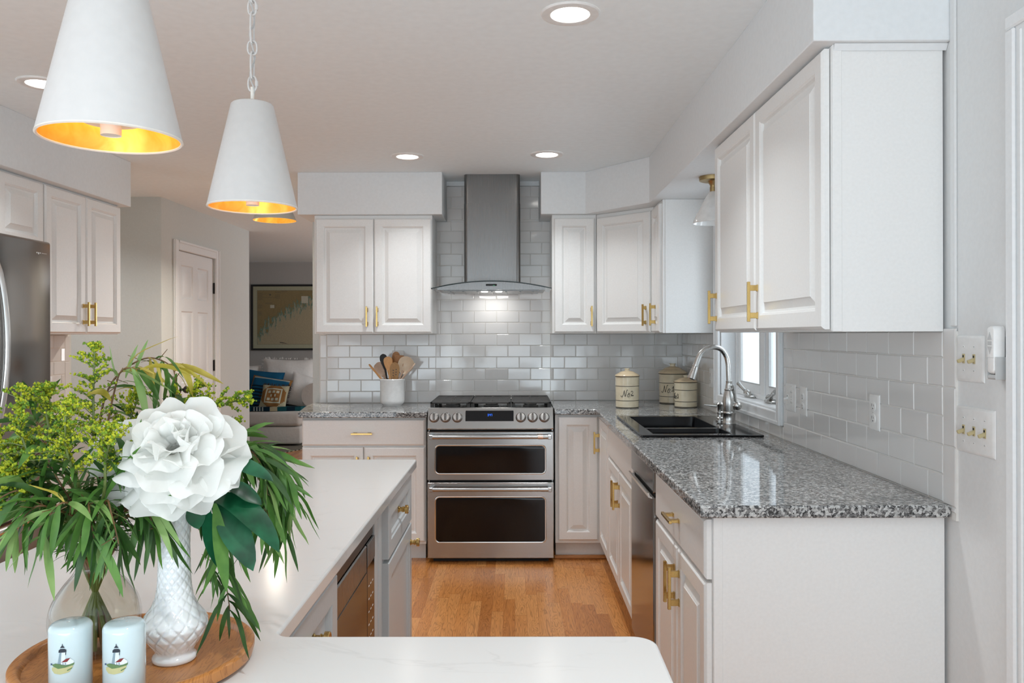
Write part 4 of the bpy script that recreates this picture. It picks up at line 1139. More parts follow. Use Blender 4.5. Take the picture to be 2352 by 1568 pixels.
# ------------------------------------------------------------------ pendants
def pendant(x, y, zb, label):
    r = thing('pendant_lamp', (x, y, zb), label, 'pendant lamp', 'white cone pendants over the island')
    c = (x, y, 0)
    R0, R1, h = 0.1145, 0.0545, 0.272
    zt = zb + h
    MB().lathe([(R0, zb), (R1, zt - 0.004), (R1 - 0.004, zt), (0.022, zt + 0.001)], c=c, seg=64).build('shade', M['lamp_white'], r, ang=50)
    MB().lathe([(R0 - 0.0045, zb + 0.001), (R1 - 0.003, zt - 0.006), (0.0, zt - 0.006)], c=c, seg=64).build('shade_lining', M['gold'], r)
    MB().lathe([(R0, zb + 0.002), (R0 + 0.0008, zb - 0.0005), (R0 - 0.002, zb - 0.0022), (R0 - 0.0045, zb - 0.0005), (R0 - 0.0045, zb + 0.002)], c=c, seg=64).build('shade_rim', M['pale'], r)
    MB().lathe([(0.046, zb + 0.027), (0.046, zb + 0.030)], c=c, seg=40, cap0=True, cap1=True).build('reflector', M['pale'], r)
    MB().lathe([(0.0, zb + 0.006), (0.0155, zb + 0.006), (0.0165, zb + 0.005), (0.0168, zb + 0.0266)], c=c, seg=28).build('socket', M['pale'], r)
    MB().lathe([(0.0, zb + 0.031), (0.022, zb + 0.033), (0.030, zb + 0.05), (0.030, zb + 0.085), (0.018, zb + 0.10), (0.0, zb + 0.105)], c=c, seg=24).build('bulb', M['bulb'], r)
    MB().lathe([(0.0, zt + 0.008), (0.016, zt + 0.008), (0.021, zt + 0.004), (0.022, zt - 0.001)], c=c, seg=28).tube([(x, y, zt), (x, y, zt + 0.045)], 0.0048, 12).build('collar', M['pale'], r)
    # chain
    m = MB()
    z = zt + 0.034
    def oval(zc, hw, hh, rot, rad):
        pts = []
        for k in range(20):
            a = 2 * math.pi * k / 20
            px_, pz = hw * math.copysign(abs(math.cos(a)) ** 0.7, math.cos(a)), hh * math.sin(a)
            pts.append((x + px_ * math.cos(rot), y + px_ * math.sin(rot), zc + pz))
        m.tube(pts, rad, 8, closed=True)
    seq = [(0.011, 0.020, 0.0), (0.010, 0.036, 1.45), (0.012, 0.0185, 0.1), (0.010, 0.042, 1.4), (0.011, 0.020, 0.0), (0.010, 0.036, 1.45), (0.012, 0.0185, 0.1), (0.010, 0.042, 1.4), (0.011, 0.020, 0.0)]
    for hw, hh, rot in seq:
        if z + 2 * hh > CEIL - 0.02: break
        oval(z + hh, hw, hh, rot, 0.0026)
        if rot == 0.0:
            m.tube([(x + hw, y, z + hh - 0.007), (x + hw, y, z + hh + 0.007)], 0.0045, 8)
        z += 2 * hh - 0.008
    m.build('chain', M['lamp_white'], r)
    cord = [(x - 0.006, y + 0.004, zt + 0.006)]
    k = 0
    while cord[-1][2] < CEIL - 0.05:
        k += 1
        cord.append((x + 0.006 * math.sin(k * 1.9), y + 0.006 * math.cos(k * 1.7), cord[-1][2] + 0.03))
    cord.append((x, y, CEIL - 0.02))
    MB().tube(catmull(cord, 3), 0.0022, 6).build('cord', M['grey_plastic'], r)
    m = MB().lathe([(0.0, CEIL - 0.028), (0.012, CEIL - 0.028), (0.05, CEIL - 0.022), (0.062, CEIL - 0.006), (0.062, CEIL - 0.0002)], c=c, seg=36)
    m.tube([(x, y, z - 0.004), (x, y, CEIL - 0.02)], 0.003, 8)
    m.build('ceiling_canopy', M['lamp_white'], r)
pendant(-0.69, 1.373, 1.703, 'big white cone pendant with gold lining, its top cut off by the frame')
pendant(-0.69, 2.117, 1.703, 'white cone pendant with gold lining hanging whole on its white chain')

# hall flush lamp
x, y = -1.709, 5.73
r = thing('ceiling_lamp', (x, y, 2.183), 'flush ceiling lamp with a gold-lined shade in the hall, behind a white pendant', 'ceiling lamp')
MB().lathe([(0.151, 2.183), (0.120, 2.255), (0.095, 2.29), (0.06, 2.31), (0.06, CEIL - 0.0005)], c=(x, y, 0), seg=48).build('shade', M['hall'], r)
MB().lathe([(0.149, 2.184), (0.118, 2.253), (0.094, 2.286), (0.0, 2.30)], c=(x, y, 0), seg=48).build('shade_lining', M['gold'], r)
MB().lathe([(0.0, 2.218), (0.06, 2.218), (0.07, 2.225), (0.07, 2.27)], c=(x, y, 0), seg=32).build('diffuser', emitter('warm_diffuser', (1.0, 0.85, 0.62), 7.0), r)
area('hall_lamp_light', (x, y, 2.214), 0.12, 20, (1.0, 0.92, 0.80), spread=math.radians(150))

# lamp over the sink
x, y = 0.976, 3.93
r = thing('ceiling_lamp', (x, y, ZS), 'small brass flush lamp with a white glass cone over the sink', 'ceiling lamp')
MB().lathe([(0.0, ZS - 0.022), (0.060, ZS - 0.022), (0.068, ZS - 0.019), (0.070, ZS - 0.004), (0.070, ZS - 0.0003)], c=(x, y, 0), seg=40).lathe([(0.0, ZS - 0.05), (0.016, ZS - 0.05), (0.018, ZS - 0.040), (0.030, ZS - 0.022)], c=(x, y, 0), seg=28).lathe([(0.018, ZS - 0.078), (0.018, ZS - 0.05)], c=(x, y, 0), seg=24, cap0=True).build('base', M['bronze'], r)
MB().lathe([(0.098, ZS - 0.228), (0.100, ZS - 0.226), (0.094, ZS - 0.205), (0.026, ZS - 0.078), (0.019, ZS - 0.073)], c=(x, y, 0), seg=48).build('shade', M['porcelain'], r)

# ------------------------------------------------------------------ canisters and crock
def on_cyl(cx, cy, rad, a0, pts):
    """flat drawing (s, z) wrapped round an upright cylinder; a0 = angle of s = 0"""
    out = []
    for s_, z in pts:
        a = a0 + s_ / rad
        out.append((cx + rad * math.cos(a), cy + rad * math.sin(a), z))
    return out
GLYPH = {
    'N': [[(-0.28, 0.22), (-0.22, 0.08), (-0.08, 0.02), (0.05, 0.20), (0.20, 0.70), (0.30, 1.0), (0.30, 0.75), (0.36, 0.30), (0.42, 0.10), (0.52, 0.45), (0.64, 0.92), (0.74, 1.10), (0.80, 1.02)]],
    'o': [[(0.98, 0.42), (0.86, 0.44), (0.76, 0.30), (0.76, 0.14), (0.86, 0.03), (0.98, 0.10), (1.03, 0.26), (0.98, 0.42), (0.90, 0.50), (0.98, 0.62), (1.10, 0.52), (1.16, 0.38)]],
    '.': [[(1.12, 0.03), (1.14, 0.05), (1.16, 0.02)]],
    '1': [[(1.40, 0.66), (1.52, 0.80), (1.60, 0.95), (1.56, 0.60), (1.50, 0.30)], [(1.30, 0.24), (1.50, 0.27), (1.75, 0.24)]],
    '2': [[(1.30, 0.72), (1.36, 0.88), (1.52, 0.90), (1.60, 0.74), (1.50, 0.52), (1.34, 0.36), (1.26, 0.30), (1.40, 0.33), (1.55, 0.26), (1.72, 0.28)], [(1.24, 0.18), (1.45, 0.20), (1.70, 0.20)]],
    '3': [[(1.30, 0.78), (1.42, 0.92), (1.56, 0.84), (1.54, 0.66), (1.40, 0.58), (1.56, 0.54), (1.60, 0.36), (1.48, 0.24), (1.30, 0.30)], [(1.24, 0.16), (1.45, 0.18), (1.70, 0.18)]],
}
def canister(cx, cy, rad, h, hk, ztext, th, digit, a0, label):
    z0 = 0.9175
    r = thing('canister', (cx, cy, z0), label, 'canister', 'cream stoneware canisters')
    c = (cx, cy, z0)
    MB().lathe([(0.0, 0.0), (rad * 0.90, 0.0), (rad * 0.955, 0.004), (rad * 0.96, 0.012), (rad * 0.97, h * 0.45), (rad * 0.985, h - 0.012), (rad * 0.99, h - 0.002), (rad * 0.90, h)], c=c, seg=56).build('jar', M['cream'], r)
    e = (hk - h) / 0.05
    lid = MB().lathe([(rad * 0.90, h), (rad * 1.01, h + 0.001), (rad * 1.03, h + 0.004), (rad * 1.01, h + 0.008 * e), (rad * 0.90, h + 0.015 * e), (rad * 0.74, h + 0.0215 * e), (rad * 0.66, h + 0.0235 * e), (rad * 0.63, h + 0.0265 * e), (rad * 0.48, h + 0.031 * e), (rad * 0.30, h + 0.034 * e), (rad * 0.21, h + 0.036 * e)], c=c, seg=56).build('lid', M['tan'], r)
    MB().lathe([(rad * 0.20, h + 0.034 * e), (rad * 0.185, hk - 0.007), (rad * 0.235, hk - 0.004), (rad * 0.235, hk - 0.001), (rad * 0.20, hk), (0.0, hk)], c=c, seg=32).build('knob', M['cream'], lid)
    m = MB()
    for z in (0.004, h * 0.24, h * 0.70, h + 0.002):
        rr = rad * (0.962 + 0.03 * z / h) if z < h else rad * 1.03
        m.lathe([(rr - 0.001, z - 0.002), (rr + 0.0008, z - 0.0012), (rr + 0.0008, z + 0.0012), (rr - 0.001, z + 0.002)], c=c, seg=56)
    m.build('glaze_lines', M['band'], r)
    m = MB()
    for ch in 'No.' + digit:
        for st in GLYPH[ch]:
            pl = catmull([V(px_ * th, 0, py_ * th) for px_, py_ in st], 5)
            rr = rad * 0.978
            m.tube(on_cyl(cx, cy, rr, a0, [(p.x, z0 + ztext + p.z) for p in pl]), [0.0015] * len(pl), 6)
    m.build('lettering', M['ink'], r)
canister(0.692, 4.930, 0.0735, 0.190, 0.240, 0.068, 0.040, '2', math.radians(-121), 'cream stoneware canister lettered No.2, standing apart from the other two')
canister(1.034, 5.250, 0.0905, 0.190, 0.258, 0.070, 0.046, '1', math.radians(-145), 'largest cream stoneware canister, lettered No.1, in the tiled corner')
canister(1.055, 4.945, 0.0715, 0.153, 0.196, 0.052, 0.034, '3', math.radians(-187), 'smallest cream stoneware canister, lettered with a 3, behind the tap')

CX, CY, CZ = -0.803, 5.275, 0.9022
r = thing('utensil_crock', (CX, CY, CZ), 'white glazed crock full of wooden spoons by the range', 'crock')
MB().lathe([(0.0, 0.0), (0.062, 0.0), (0.064, 0.004), (0.066, 0.008), (0.072, 0.012), (0.0785, 0.022), (0.080, 0.035), (0.080, 0.160), (0.083, 0.166), (0.084, 0.172), (0.081, 0.176), (0.076, 0.175), (0.075, 0.165), (0.075, 0.02), (0.0, 0.015)], c=(CX, CY, CZ), seg=56).build('jar', M['porcelain'], r)

def utensil(name, label, base, tip, head, mat, facing=(0, -1, 0), hmat=None, holes=0, cup=0.0):
    """a handle from base to the neck and a flat or cupped head; head = [(distance along, half width)], thickness 6 mm"""
    base, tip = Vector(base), Vector(tip)
    ax = (tip - base).normalized()
    nrm = Vector(facing); nrm = (nrm - ax * nrm.dot(ax)).normalized()
    sd = ax.cross(nrm).normalized()
    ln = (tip - base).length
    r = thing(name, base, label, 'utensil', 'utensils in the crock')
    hs = ln - head[-1][0]
    m = MB().tube([base, base + ax * (hs * 0.6), base + ax * (hs + head[1][0])], [0.006, 0.0065, 0.007], 10)
    m.build('handle', M[mat], r)
    m = MB(); Ls = []
    prof = catmull([V(a, b, 0) for a, b in head], 4)
    for p in prof:
        a, b = p.x, max(p.y, 0.001)
        row = []
        for k in range(9):
            q = -1 + 2 * k / 8
            row.append(base + ax * (hs + a) + sd * (b * q) + nrm * (0.003 - cup * (1 - q * q) * math.sin(math.pi * min(1, a / head[-1][0]))))
        for k in range(8, -1, -1):
            q = -1 + 2 * k / 8
            row.append(base + ax * (hs + a) + sd * (b * q) + nrm * (-0.003 - cup * (1 - q * q) * math.sin(math.pi * min(1, a / head[-1][0]))))
        Ls.append(row)
    m.rings(Ls)
    hd = m.build('head', M[hmat or mat], r, ang=50)
    if holes:
        m = MB()
        for k in range(holes):
            c_ = base + ax * (hs + head[-1][0] * (0.28 + 0.14 * (k // 2) + 0.05 * (k % 2))) + sd * (0.010 if k % 2 else -0.008) + nrm * 0.0034
            m.lathe([(0.0, 0.0), (0.0038, 0.0), (0.0038, 0.0004), (0.0, 0.0004)], c=c_, seg=10, fr=F((0, 0, 0), sd, ax, nrm))
        m.build('holes', M['band'], hd)
    return r
spoon = [(0.0, 0.008), (0.03, 0.014), (0.06, 0.024), (0.088, 0.029), (0.108, 0.025), (0.118, 0.012), (0.120, 0.002)]
b0 = CZ + 0.02
utensil('wooden_spoon', 'broad honey-coloured wooden spoon standing upright at the front of the crock', (CX + 0.005, CY - 0.035, b0), (CX - 0.022, CY - 0.052, CZ + 0.322), spoon, 'bamboo')
utensil('spatula', 'square-ended wooden spatula at the back of the crock', (CX + 0.02, CY + 0.01, b0), (CX + 0.045, CY + 0.01, CZ + 0.330), [(0.0, 0.010), (0.03, 0.024), (0.05, 0.031), (0.11, 0.032), (0.118, 0.031), (0.120, 0.029)], 'walnut')
utensil('slotted_spoon', 'dark-grained pierced wooden spoon low at the front of the crock', (CX + 0.012, CY - 0.03, b0), (CX + 0.026, CY - 0.055, CZ + 0.285), [(0.0, 0.014), (0.03, 0.027), (0.06, 0.031), (0.088, 0.030), (0.108, 0.022), (0.118, 0.010), (0.120, 0.002)], 'olive', holes=6)
utensil('pierced_spatula', 'reddish wooden spatula with a hole, topmost in the crock', (CX + 0.0, CY + 0.03, b0), (CX + 0.022, CY + 0.035, CZ + 0.352), [(0.0, 0.012), (0.03, 0.024), (0.07, 0.027), (0.105, 0.022), (0.118, 0.010), (0.120, 0.002)], 'walnut', holes=1)
utensil('black_spoon', 'black spoon standing behind the honey-coloured spoon', (CX - 0.01, CY + 0.0, b0), (CX - 0.064, CY + 0.01, CZ + 0.338), [(0.0, 0.008), (0.03, 0.016), (0.06, 0.024), (0.08, 0.024), (0.095, 0.018), (0.104, 0.004)], 'iron')
utensil('black_ladle', 'black turner half hidden among the wooden spoons', (CX + 0.03, CY + 0.02, b0), (CX + 0.075, CY + 0.035, CZ + 0.310), [(0.0, 0.008), (0.03, 0.022), (0.06, 0.028), (0.085, 0.028), (0.095, 0.024)], 'iron')
utensil('wooden_ladle', 'greyish wooden ladle leaning out on the sofa side of the crock', (CX + 0.03, CY + 0.0, b0), (CX - 0.098, CY + 0.0, CZ + 0.282), [(0.0, 0.008), (0.02, 0.020), (0.05, 0.034), (0.08, 0.037), (0.10, 0.028), (0.110, 0.004)], 'bleached', facing=(0.3, -1, 0.2), cup=0.012)
utensil('butter_paddle', 'thin pale wooden paddle leaning lowest over the rim of the crock', (CX + 0.060, CY - 0.01, b0), (CX - 0.148, CY - 0.03, CZ + 0.272), [(0.0, 0.007), (0.04, 0.009), (0.08, 0.012), (0.11, 0.012), (0.125, 0.006), (0.128, 0.002)], 'bamboo', facing=(0.7, -0.2, 1))
utensil('serving_scoop', 'cream resin scoop leaning out of the crock on the range side', (CX - 0.02, CY + 0.0, b0), (CX + 0.112, CY - 0.01, CZ + 0.318), [(0.0, 0.012), (0.02, 0.034), (0.05, 0.050), (0.085, 0.050), (0.105, 0.036), (0.118, 0.010)], 'bleached', facing=(-0.1, -1, -0.2), hmat='petal_stone', cup=0.022)
utensil('flat_paddle', 'flat greyish wooden paddle seen edge-on in front of the cream scoop', (CX - 0.064, CY - 0.005, b0), (CX + 0.155, CY - 0.045, CZ + 0.278), [(0.0, 0.010), (0.03, 0.018), (0.07, 0.024), (0.11, 0.022), (0.125, 0.010), (0.128, 0.002)], 'bleached', facing=(-0.45, -0.25, 1))

# ------------------------------------------------------------------ outlets and switches
def plate(name, fr, w_, h_, label, cat, gangs):
    """gangs: list of (centre u, 'outlet' | 'toggle' | 'almond' | 'gfci' | 'blank')"""
    r = thing(name, fr.p(0, 0, 0), label, cat, 'outlets and switches on the walls')
    MB().nested(fr, -w_ / 2, w_ / 2, 0, h_, [(0, 0.0003), (0.0008, 0.002), (0.007, 0.0055), (0.0075, 0.0056)]).build('plate', M['plate'], r, ang=20)
    zc = h_ / 2
    for u, kind in gangs:
        sc = MB()
        offs = (0.030, -0.030) if kind in ('toggle', 'almond') else ((0.0,) if kind == 'outlet' else (0.048, -0.048) if kind == 'gfci' else ())
        for o_ in offs:
            sc.lathe([(0.0035, 0.0), (0.003, 0.0008), (0.0, 0.001)], c=fr.p(u, zc + o_, 0.0056), seg=12, fr=F((0, 0, 0), fr.U, fr.V, fr.N))
        if offs:
            sc.build('screw', M['plate'], r)
            s2 = MB()
            for o_ in offs: s2.fbox(fr, u - 0.0026, u + 0.0026, zc + o_ - 0.0004, zc + o_ + 0.0004, 0.0064, 0.0068)
            s2.build('screw_slot', M['gap'], r)
        if kind in ('toggle', 'almond'):
            mm = M['almond'] if kind == 'almond' else M['plate']
            MB().fbox(fr, u - 0.0052, u + 0.0052, zc - 0.012, zc + 0.012, 0.0056, 0.0075, 0.0006).build('toggle_slot', mm, r)
            MB().fbox(fr, u - 0.003, u + 0.003, zc + 0.003, zc + 0.0085, 0.0074, 0.0077).build('toggle_hole', M['gap'], r)
            f2 = F(fr.p(u, zc - 0.002, 0.006), fr.U, fr.V * 0.94 + fr.N * 0.34, fr.N * 0.94 - fr.V * 0.34)
            MB().fbox(f2, -0.0038, 0.0038, -0.0045, 0.0045, 0.0, 0.017, 0.0014).build('toggle', mm, r)
        elif kind == 'outlet':
            for q in (0.0195, -0.0195):
                MB().rrect(fr, u - 0.0165, u + 0.0165, zc + q - 0.0145, zc + q + 0.0145, 0.011, [(0, 0.0056), (0.0006, 0.0072), (0.001, 0.0074)]).build('socket', M['plate'], r)
                s2 = MB()
                s2.fbox(fr, u - 0.0075, u - 0.0058, zc + q, zc + q + 0.008, 0.0074, 0.0077).fbox(fr, u + 0.0055, u + 0.0072, zc + q, zc + q + 0.0065, 0.0074, 0.0077).fbox(fr, u - 0.002, u + 0.002, zc + q - 0.009, zc + q - 0.005, 0.0074, 0.0077)
                s2.build('socket_slots', M['gap'], r)
        elif kind == 'gfci':
            MB().fbox(fr, u - 0.0165, u + 0.0165, zc - 0.033, zc + 0.033, 0.0056, 0.0072, 0.0008).build('socket', M['plate'], r)
            s2 = MB()
            for q in (0.020, -0.022):
                s2.fbox(fr, u - 0.0075, u - 0.0058, zc + q, zc + q + 0.008, 0.0072, 0.0075).fbox(fr, u + 0.0055, u + 0.0072, zc + q, zc + q + 0.0065, 0.0072, 0.0075)
            for q in (0.004, -0.006):
                s2.fbox(fr, u - 0.007, u + 0.007, zc + q, zc + q + 0.0006, 0.0072, 0.0075)
            s2.build('socket_slots', M['gap'], r)
        elif kind == 'rocker':
            MB().fbox(fr, u - 0.0165, u + 0.0165, zc - 0.033, zc + 0.033, 0.0056, 0.0078, 0.001).build('rocker', M['plate'], r)
def rf(y, z, x=XR): return right_frame(x, y, z)
plate('outlet', rf(3.317, 1.046), 0.118, 0.114, 'double plate with a switch and an outlet beside the window casing', 'outlet', [(-0.023, 'toggle'), (0.023, 'gfci')])
plate('outlet', rf(3.168, 1.043), 0.072, 0.114, 'single white outlet between the window plate and the middle of the tiles', 'outlet', [(0.0, 'outlet')])
plate('outlet', rf(2.545, 1.060), 0.072, 0.114, 'single white outlet alone in the middle of the tiles over the granite', 'outlet', [(0.0, 'outlet')])
plate('outlet', rf(4.655, 1.055), 0.072, 0.114, 'white outlet in the shade behind the canisters, far side of the window', 'outlet', [(0.0, 'outlet')])
plate('outlet', back_frame(-0.793, YB, 1.139), 0.078, 0.12, 'blank white wall plate behind the wooden spoons', 'outlet', [(0.0, 'rocker')])
plate('light_switch', rf(2.024, 1.244, 1.1498), 0.120, 0.117, 'white wall plate with two almond toggle switches', 'light switch', [(-0.023, 'almond'), (0.023, 'almond')])
plate('light_switch', rf(2.002, 1.064, 1.1498), 0.164, 0.117, 'white wall plate with three almond toggle switches', 'light switch', [(-0.046, 'almond'), (0.0, 'almond'), (0.046, 'almond')])

# remote control in its wall cradle
fc = rf(1.884, 1.258, 1.1498)
r = thing('remote_cradle', fc.p(0, 0, 0), 'grey plastic wall cradle beside the toggle switches', 'cradle')
m = MB()
m.fbox(fc, -0.016, 0.016, 0.0, 0.102, 0.0004, 0.006, 0.002)
m.fbox(fc, -0.0180, -0.0155, 0.0, 0.050, 0.004, 0.034, 0.001).fbox(fc, 0.0155, 0.0180, 0.0, 0.053, 0.004, 0.033, 0.001)
m.fbox(fc, -0.0178, 0.0178, 0.0, 0.012, 0.004, 0.033, 0.004)
m.build('holder', M['grey_plastic'], r)
r = thing('remote_control', fc.p(0, 0.014, 0.02), 'white remote control with grey arrow buttons in the wall cradle', 'remote')
f3 = F(fc.p(0, 0.0135, 0.010), fc.U, fc.V, fc.N)
m = MB().rrect(f3, -0.015, 0.015, 0.0, 0.112, 0.010, [(0, 0.0), (0, 0.020), (0.003, 0.0245), (0.006, 0.0255)], k=6)
m.build('case', M['plate'], r)
m = MB()
m.prism([(-0.008, 0.080), (0.008, 0.080), (0.0, 0.098)], 0.0254, 0.0268, fr=f3)
m.prism([(-0.008, 0.064), (0.008, 0.064), (0.0, 0.046)][::-1], 0.0254, 0.0268, fr=f3)
m.fbox(f3, -0.008, 0.008, 0.0675, 0.0765, 0.0254, 0.0268, 0.001)
m.build('buttons', M['grey_plastic'], r)
MB().fbox(f3, -0.0145, 0.0145, 0.0375, 0.0383, 0.0254, 0.0257).build('seam', M['grey_plastic'], r)

# ------------------------------------------------------------------ living room beyond the opening
r = thing('sofa', (-3.6, 10.3, 0), 'white slipcovered sofa in the room beyond the opening', 'sofa')
MB().box(-4.70, -2.610, 9.80, 10.75, 0.03, 0.245, 0.03, seg=3).build('skirt', M['linen'], r)
MB().box(-4.70, -2.61, 9.78, 10.60, 0.25, 0.435, 0.05, seg=4).build('seat_cushion', M['linen'], r)
m = MB().box(-4.70, -2.30, 10.55, 10.95, 0.03, 0.80, 0.08, seg=4)
m.build('backrest', M['linen'], r)
m = MB().box(-2.68, -2.36, 10.12, 10.60, 0.03, 0.55, 0.03, seg=3)
m.tube([(-2.52, 10.09, 0.60), (-2.52, 10.62, 0.60)], 0.16, 24)
m.build('arm', M['linen'], r)

def cushion(name, label, c, w_, h_, th, tilt, yaw, roll, mats, group='sofa cushions', fringe=None, matfun=None):
    r = thing(name, c, label, 'cushion', group)
    n = 20
    m = MB()
    for side in (1, -1):
        pts = []
        for j in range(n + 1):
            for i in range(n + 1):
                u, v = -1 + 2 * i / n, -1 + 2 * j / n
                e = max(0.0, (1 - abs(u) ** 2.6)) ** 0.55 * max(0.0, (1 - abs(v) ** 2.6)) ** 0.55
                pinch = 1 - 0.06 * (1 - abs(u) ** 2) * abs(v) ** 3
                pinchx = 1 - 0.06 * (1 - abs(v) ** 2) * abs(u) ** 3
                wr = 0.006 * math.sin(7 * u + 3 * v) * e
                pts.append(V(u * w_ / 2 * pinchx, -side * (th / 2 * e + wr * side), v * h_ / 2 * pinch + h_ / 2))
        fs, ms_ = [], []
        for j in range(n):
            for i in range(n):
                q = (j * (n + 1) + i, j * (n + 1) + i + 1, (j + 1) * (n + 1) + i + 1, (j + 1) * (n + 1) + i)
                u, v = -1 + 2 * (i + 0.5) / n, -1 + 2 * (j + 0.5) / n
                mi = matfun(u, v) if (matfun and side == 1) else 0
                m.add([], [], 0)
                fs.append((q if side == 1 else q[::-1], mi))
        b = len(m.v)
        m.v.extend(pts)
        for q, mi in fs:
            m.f.append([b + k for k in q]); m.m.append(mi)
    Rm = Matrix.Rotation(yaw, 3, 'Z') @ Matrix.Rotation(roll, 3, 'Y') @ Matrix.Rotation(tilt, 3, 'X')
    m.v = [Vector(c) + Rm @ p for p in m.v]
    o = m.build('cover', mats, r, ang=60)
    if fringe:
        f_ = MB()
        for k in range(90):
            s_ = rnd.uniform(-1, 1)
            edge = rnd.choice(('t', 't', 'r', 'l'))
            if edge == 't': p = V(s_ * w_ / 2, 0, h_ - 0.006); d_ = V(rnd.uniform(-.4, .4), rnd.uniform(-.3, .3), 1)
            else:
                sg = 1 if edge == 'r' else -1
                p = V(sg * w_ / 2, 0, h_ / 2 + s_ * h_ / 2); d_ = V(sg, rnd.uniform(-.3, .3), rnd.uniform(-.4, .4))
            p0 = Vector(c) + Rm @ p; p1 = Vector(c) + Rm @ (p + d_.normalized() * rnd.uniform(0.015, 0.032))
            f_.tube([p0, p1], [0.004, 0.002], 4)
        f_.build('fringe', fringe, r)
    return r
blue = paint('deep_blue_cloth', (0.012, 0.10, 0.20), 0.9, 0.2, 40, 0.1)
blue_d = paint('navy_black_stripe', (0.006, 0.025, 0.045), 0.9, 0.2, 40, 0.1)
blue_l = paint('pale_stripe', (0.33, 0.38, 0.36), 0.9, 0.2, 40, 0.1)
brn = paint('tan_brown_cloth', (0.26, 0.13, 0.045), 0.9, 0.2, 40, 0.1)
oat = paint('oatmeal_weave', (0.42, 0.39, 0.27), 0.9, 0.4, 60, 0.1)
drk = paint('dark_fringe', (0.06, 0.045, 0.035), 0.9, 0.2, 40, 0.1)
dots = paint('pale_green_dot', (0.50, 0.52, 0.42), 0.9, 0.2, 40, 0.1)
teal = paint('teal_throw', (0.012, 0.085, 0.105), 0.9, 0.2, 60, 0.1)
cushion('cushion', 'plain white cushion at the dark blue cushion side of the sofa', (-3.66, 10.50, 0.435), 0.62, 0.55, 0.2, -0.25, 0.0, 0.0, [M['linen_w']])
cushion('cushion', 'large white cushion with fringed edges at the back of the sofa', (-2.98, 10.46, 0.435), 0.68, 0.64, 0.2, -0.28, 0.05, 0.02, [M['linen_w']], fringe=M['linen_w'])
cushion('cushion', 'plain white cushion leaning on the sofa arm', (-2.74, 10.26, 0.435), 0.46, 0.46, 0.17, -0.45, 0.2, 0.30, [M['linen_w']])
cushion('cushion', 'plain dark blue cushion behind the striped one', (-3.32, 10.30, 0.437), 0.56, 0.50, 0.16, -0.35, -0.05, 0.10, [blue])
def stripes(u, v):
    if abs(u) > 0.9 or v > 0.9: return 2
    k = (v * 5.2) % 1.0
    return 1 if k < 0.32 else (3 if 0.40 < k < 0.52 else 0)
cushion('cushion', 'blue and black striped cushion with a tan border', (-3.16, 10.10, 0.437), 0.52, 0.44, 0.15, -0.50, -0.05, 0.14, [blue, blue_d, brn, blue_l], matfun=stripes)
def medal(u, v):
    if abs(u) > 0.86 or abs(v) > 0.86: return 0
    if abs(u) + abs(v) > 1.22: return 0
    if max(abs(u), abs(v)) > 0.58: return 1
    if max(abs(u), abs(v)) > 0.48: return 2
    for px_, py_ in ((-.3, .3), (0, .3), (.3, .3), (-.15, 0), (.15, 0), (-.3, -.3), (0, -.3), (.3, -.3)):
        if (u - px_) ** 2 + (v - py_) ** 2 < 0.011: return 2
    return 1
cushion('cushion', 'small oatmeal cushion with a brown dotted medallion and dark fringe', (-3.02, 9.97, 0.440), 0.34, 0.335, 0.12, -0.5, 0.0, 0.06, [oat, brn, dots], fringe=drk, matfun=medal)
# folded throw
m = MB()
xs_ = [-3.72, -3.50, -3.42, -3.33, -3.22, -3.19, -3.175, -3.155, -3.14, -3.12, -3.105, -3.085, -3.07, -2.99, -2.90, -2.79, -2.69, -2.62]
cm = [0, 1, 2, 0, 1, 3, 1, 3, 1, 3, 1, 3, 1, 2, 0, 1, 0]
for i in range(len(xs_) - 1):
    a, b_ = xs_[i], xs_[i + 1]
    y0 = 9.80 + 0.12 * max(0, (a + 2.95)) ** 1.0
    y1 = 9.80 + 0.12 * max(0, (b_ + 2.95)) ** 1.0
    zz = 0.4365
    P = [(a, y0, zz), (b_, y1, zz), (b_, 10.10, zz), (a, 10.10, zz), (a, y0, zz + 0.05), (b_, y1, zz + 0.05), (b_, 10.10, zz + 0.035), (a, 10.10, zz + 0.035)]
    m.add(P, [(0, 3, 2, 1), (4, 5, 6, 7), (0, 1, 5, 4), (3, 7, 6, 2)] + ([(0, 4, 7, 3)] if i == 0 else []) + ([(1, 2, 6, 5)] if i == len(xs_) - 2 else []), cm[i])
tag(m.build('throw_blanket', [teal, blue_d, oat, blue_l], normals=True), 'folded teal, black and tan striped throw along the sofa seat', 'blanket')
# rug
def rug_mat():
    m, nt, b = new_mat('striped_woven_rug')
    tc = N(nt, 'ShaderNodeTexCoord'); wv = N(nt, 'ShaderNodeTexWave', i_Scale=5.5, i_Distortion=1.2, i_Detail=1.0); wv.bands_direction = 'Y'
    L(nt, tc.outputs['Object'], wv.inputs['Vector'])
    r = ramp(nt, [(0.4, (0.03, 0.025, 0.02)), (0.6, (0.30, 0.27, 0.21))]); L(nt, wv.outputs['Fac'], r.inputs[0]); L(nt, r.outputs[0], b.inputs['Base Color']); b.inputs['Roughness'].default_value = 0.95
    return m
m = MB().prism([(-4.6, 7.9), (-3.4, 7.9), (-2.50, 9.62), (-2.50, 10.05), (-4.6, 10.05)], 0.0, 0.010)
tag(m.build('rug', rug_mat(), org=(-3.3, 9.0, 0)), 'dark striped woven rug in front of the white sofa', 'rug')
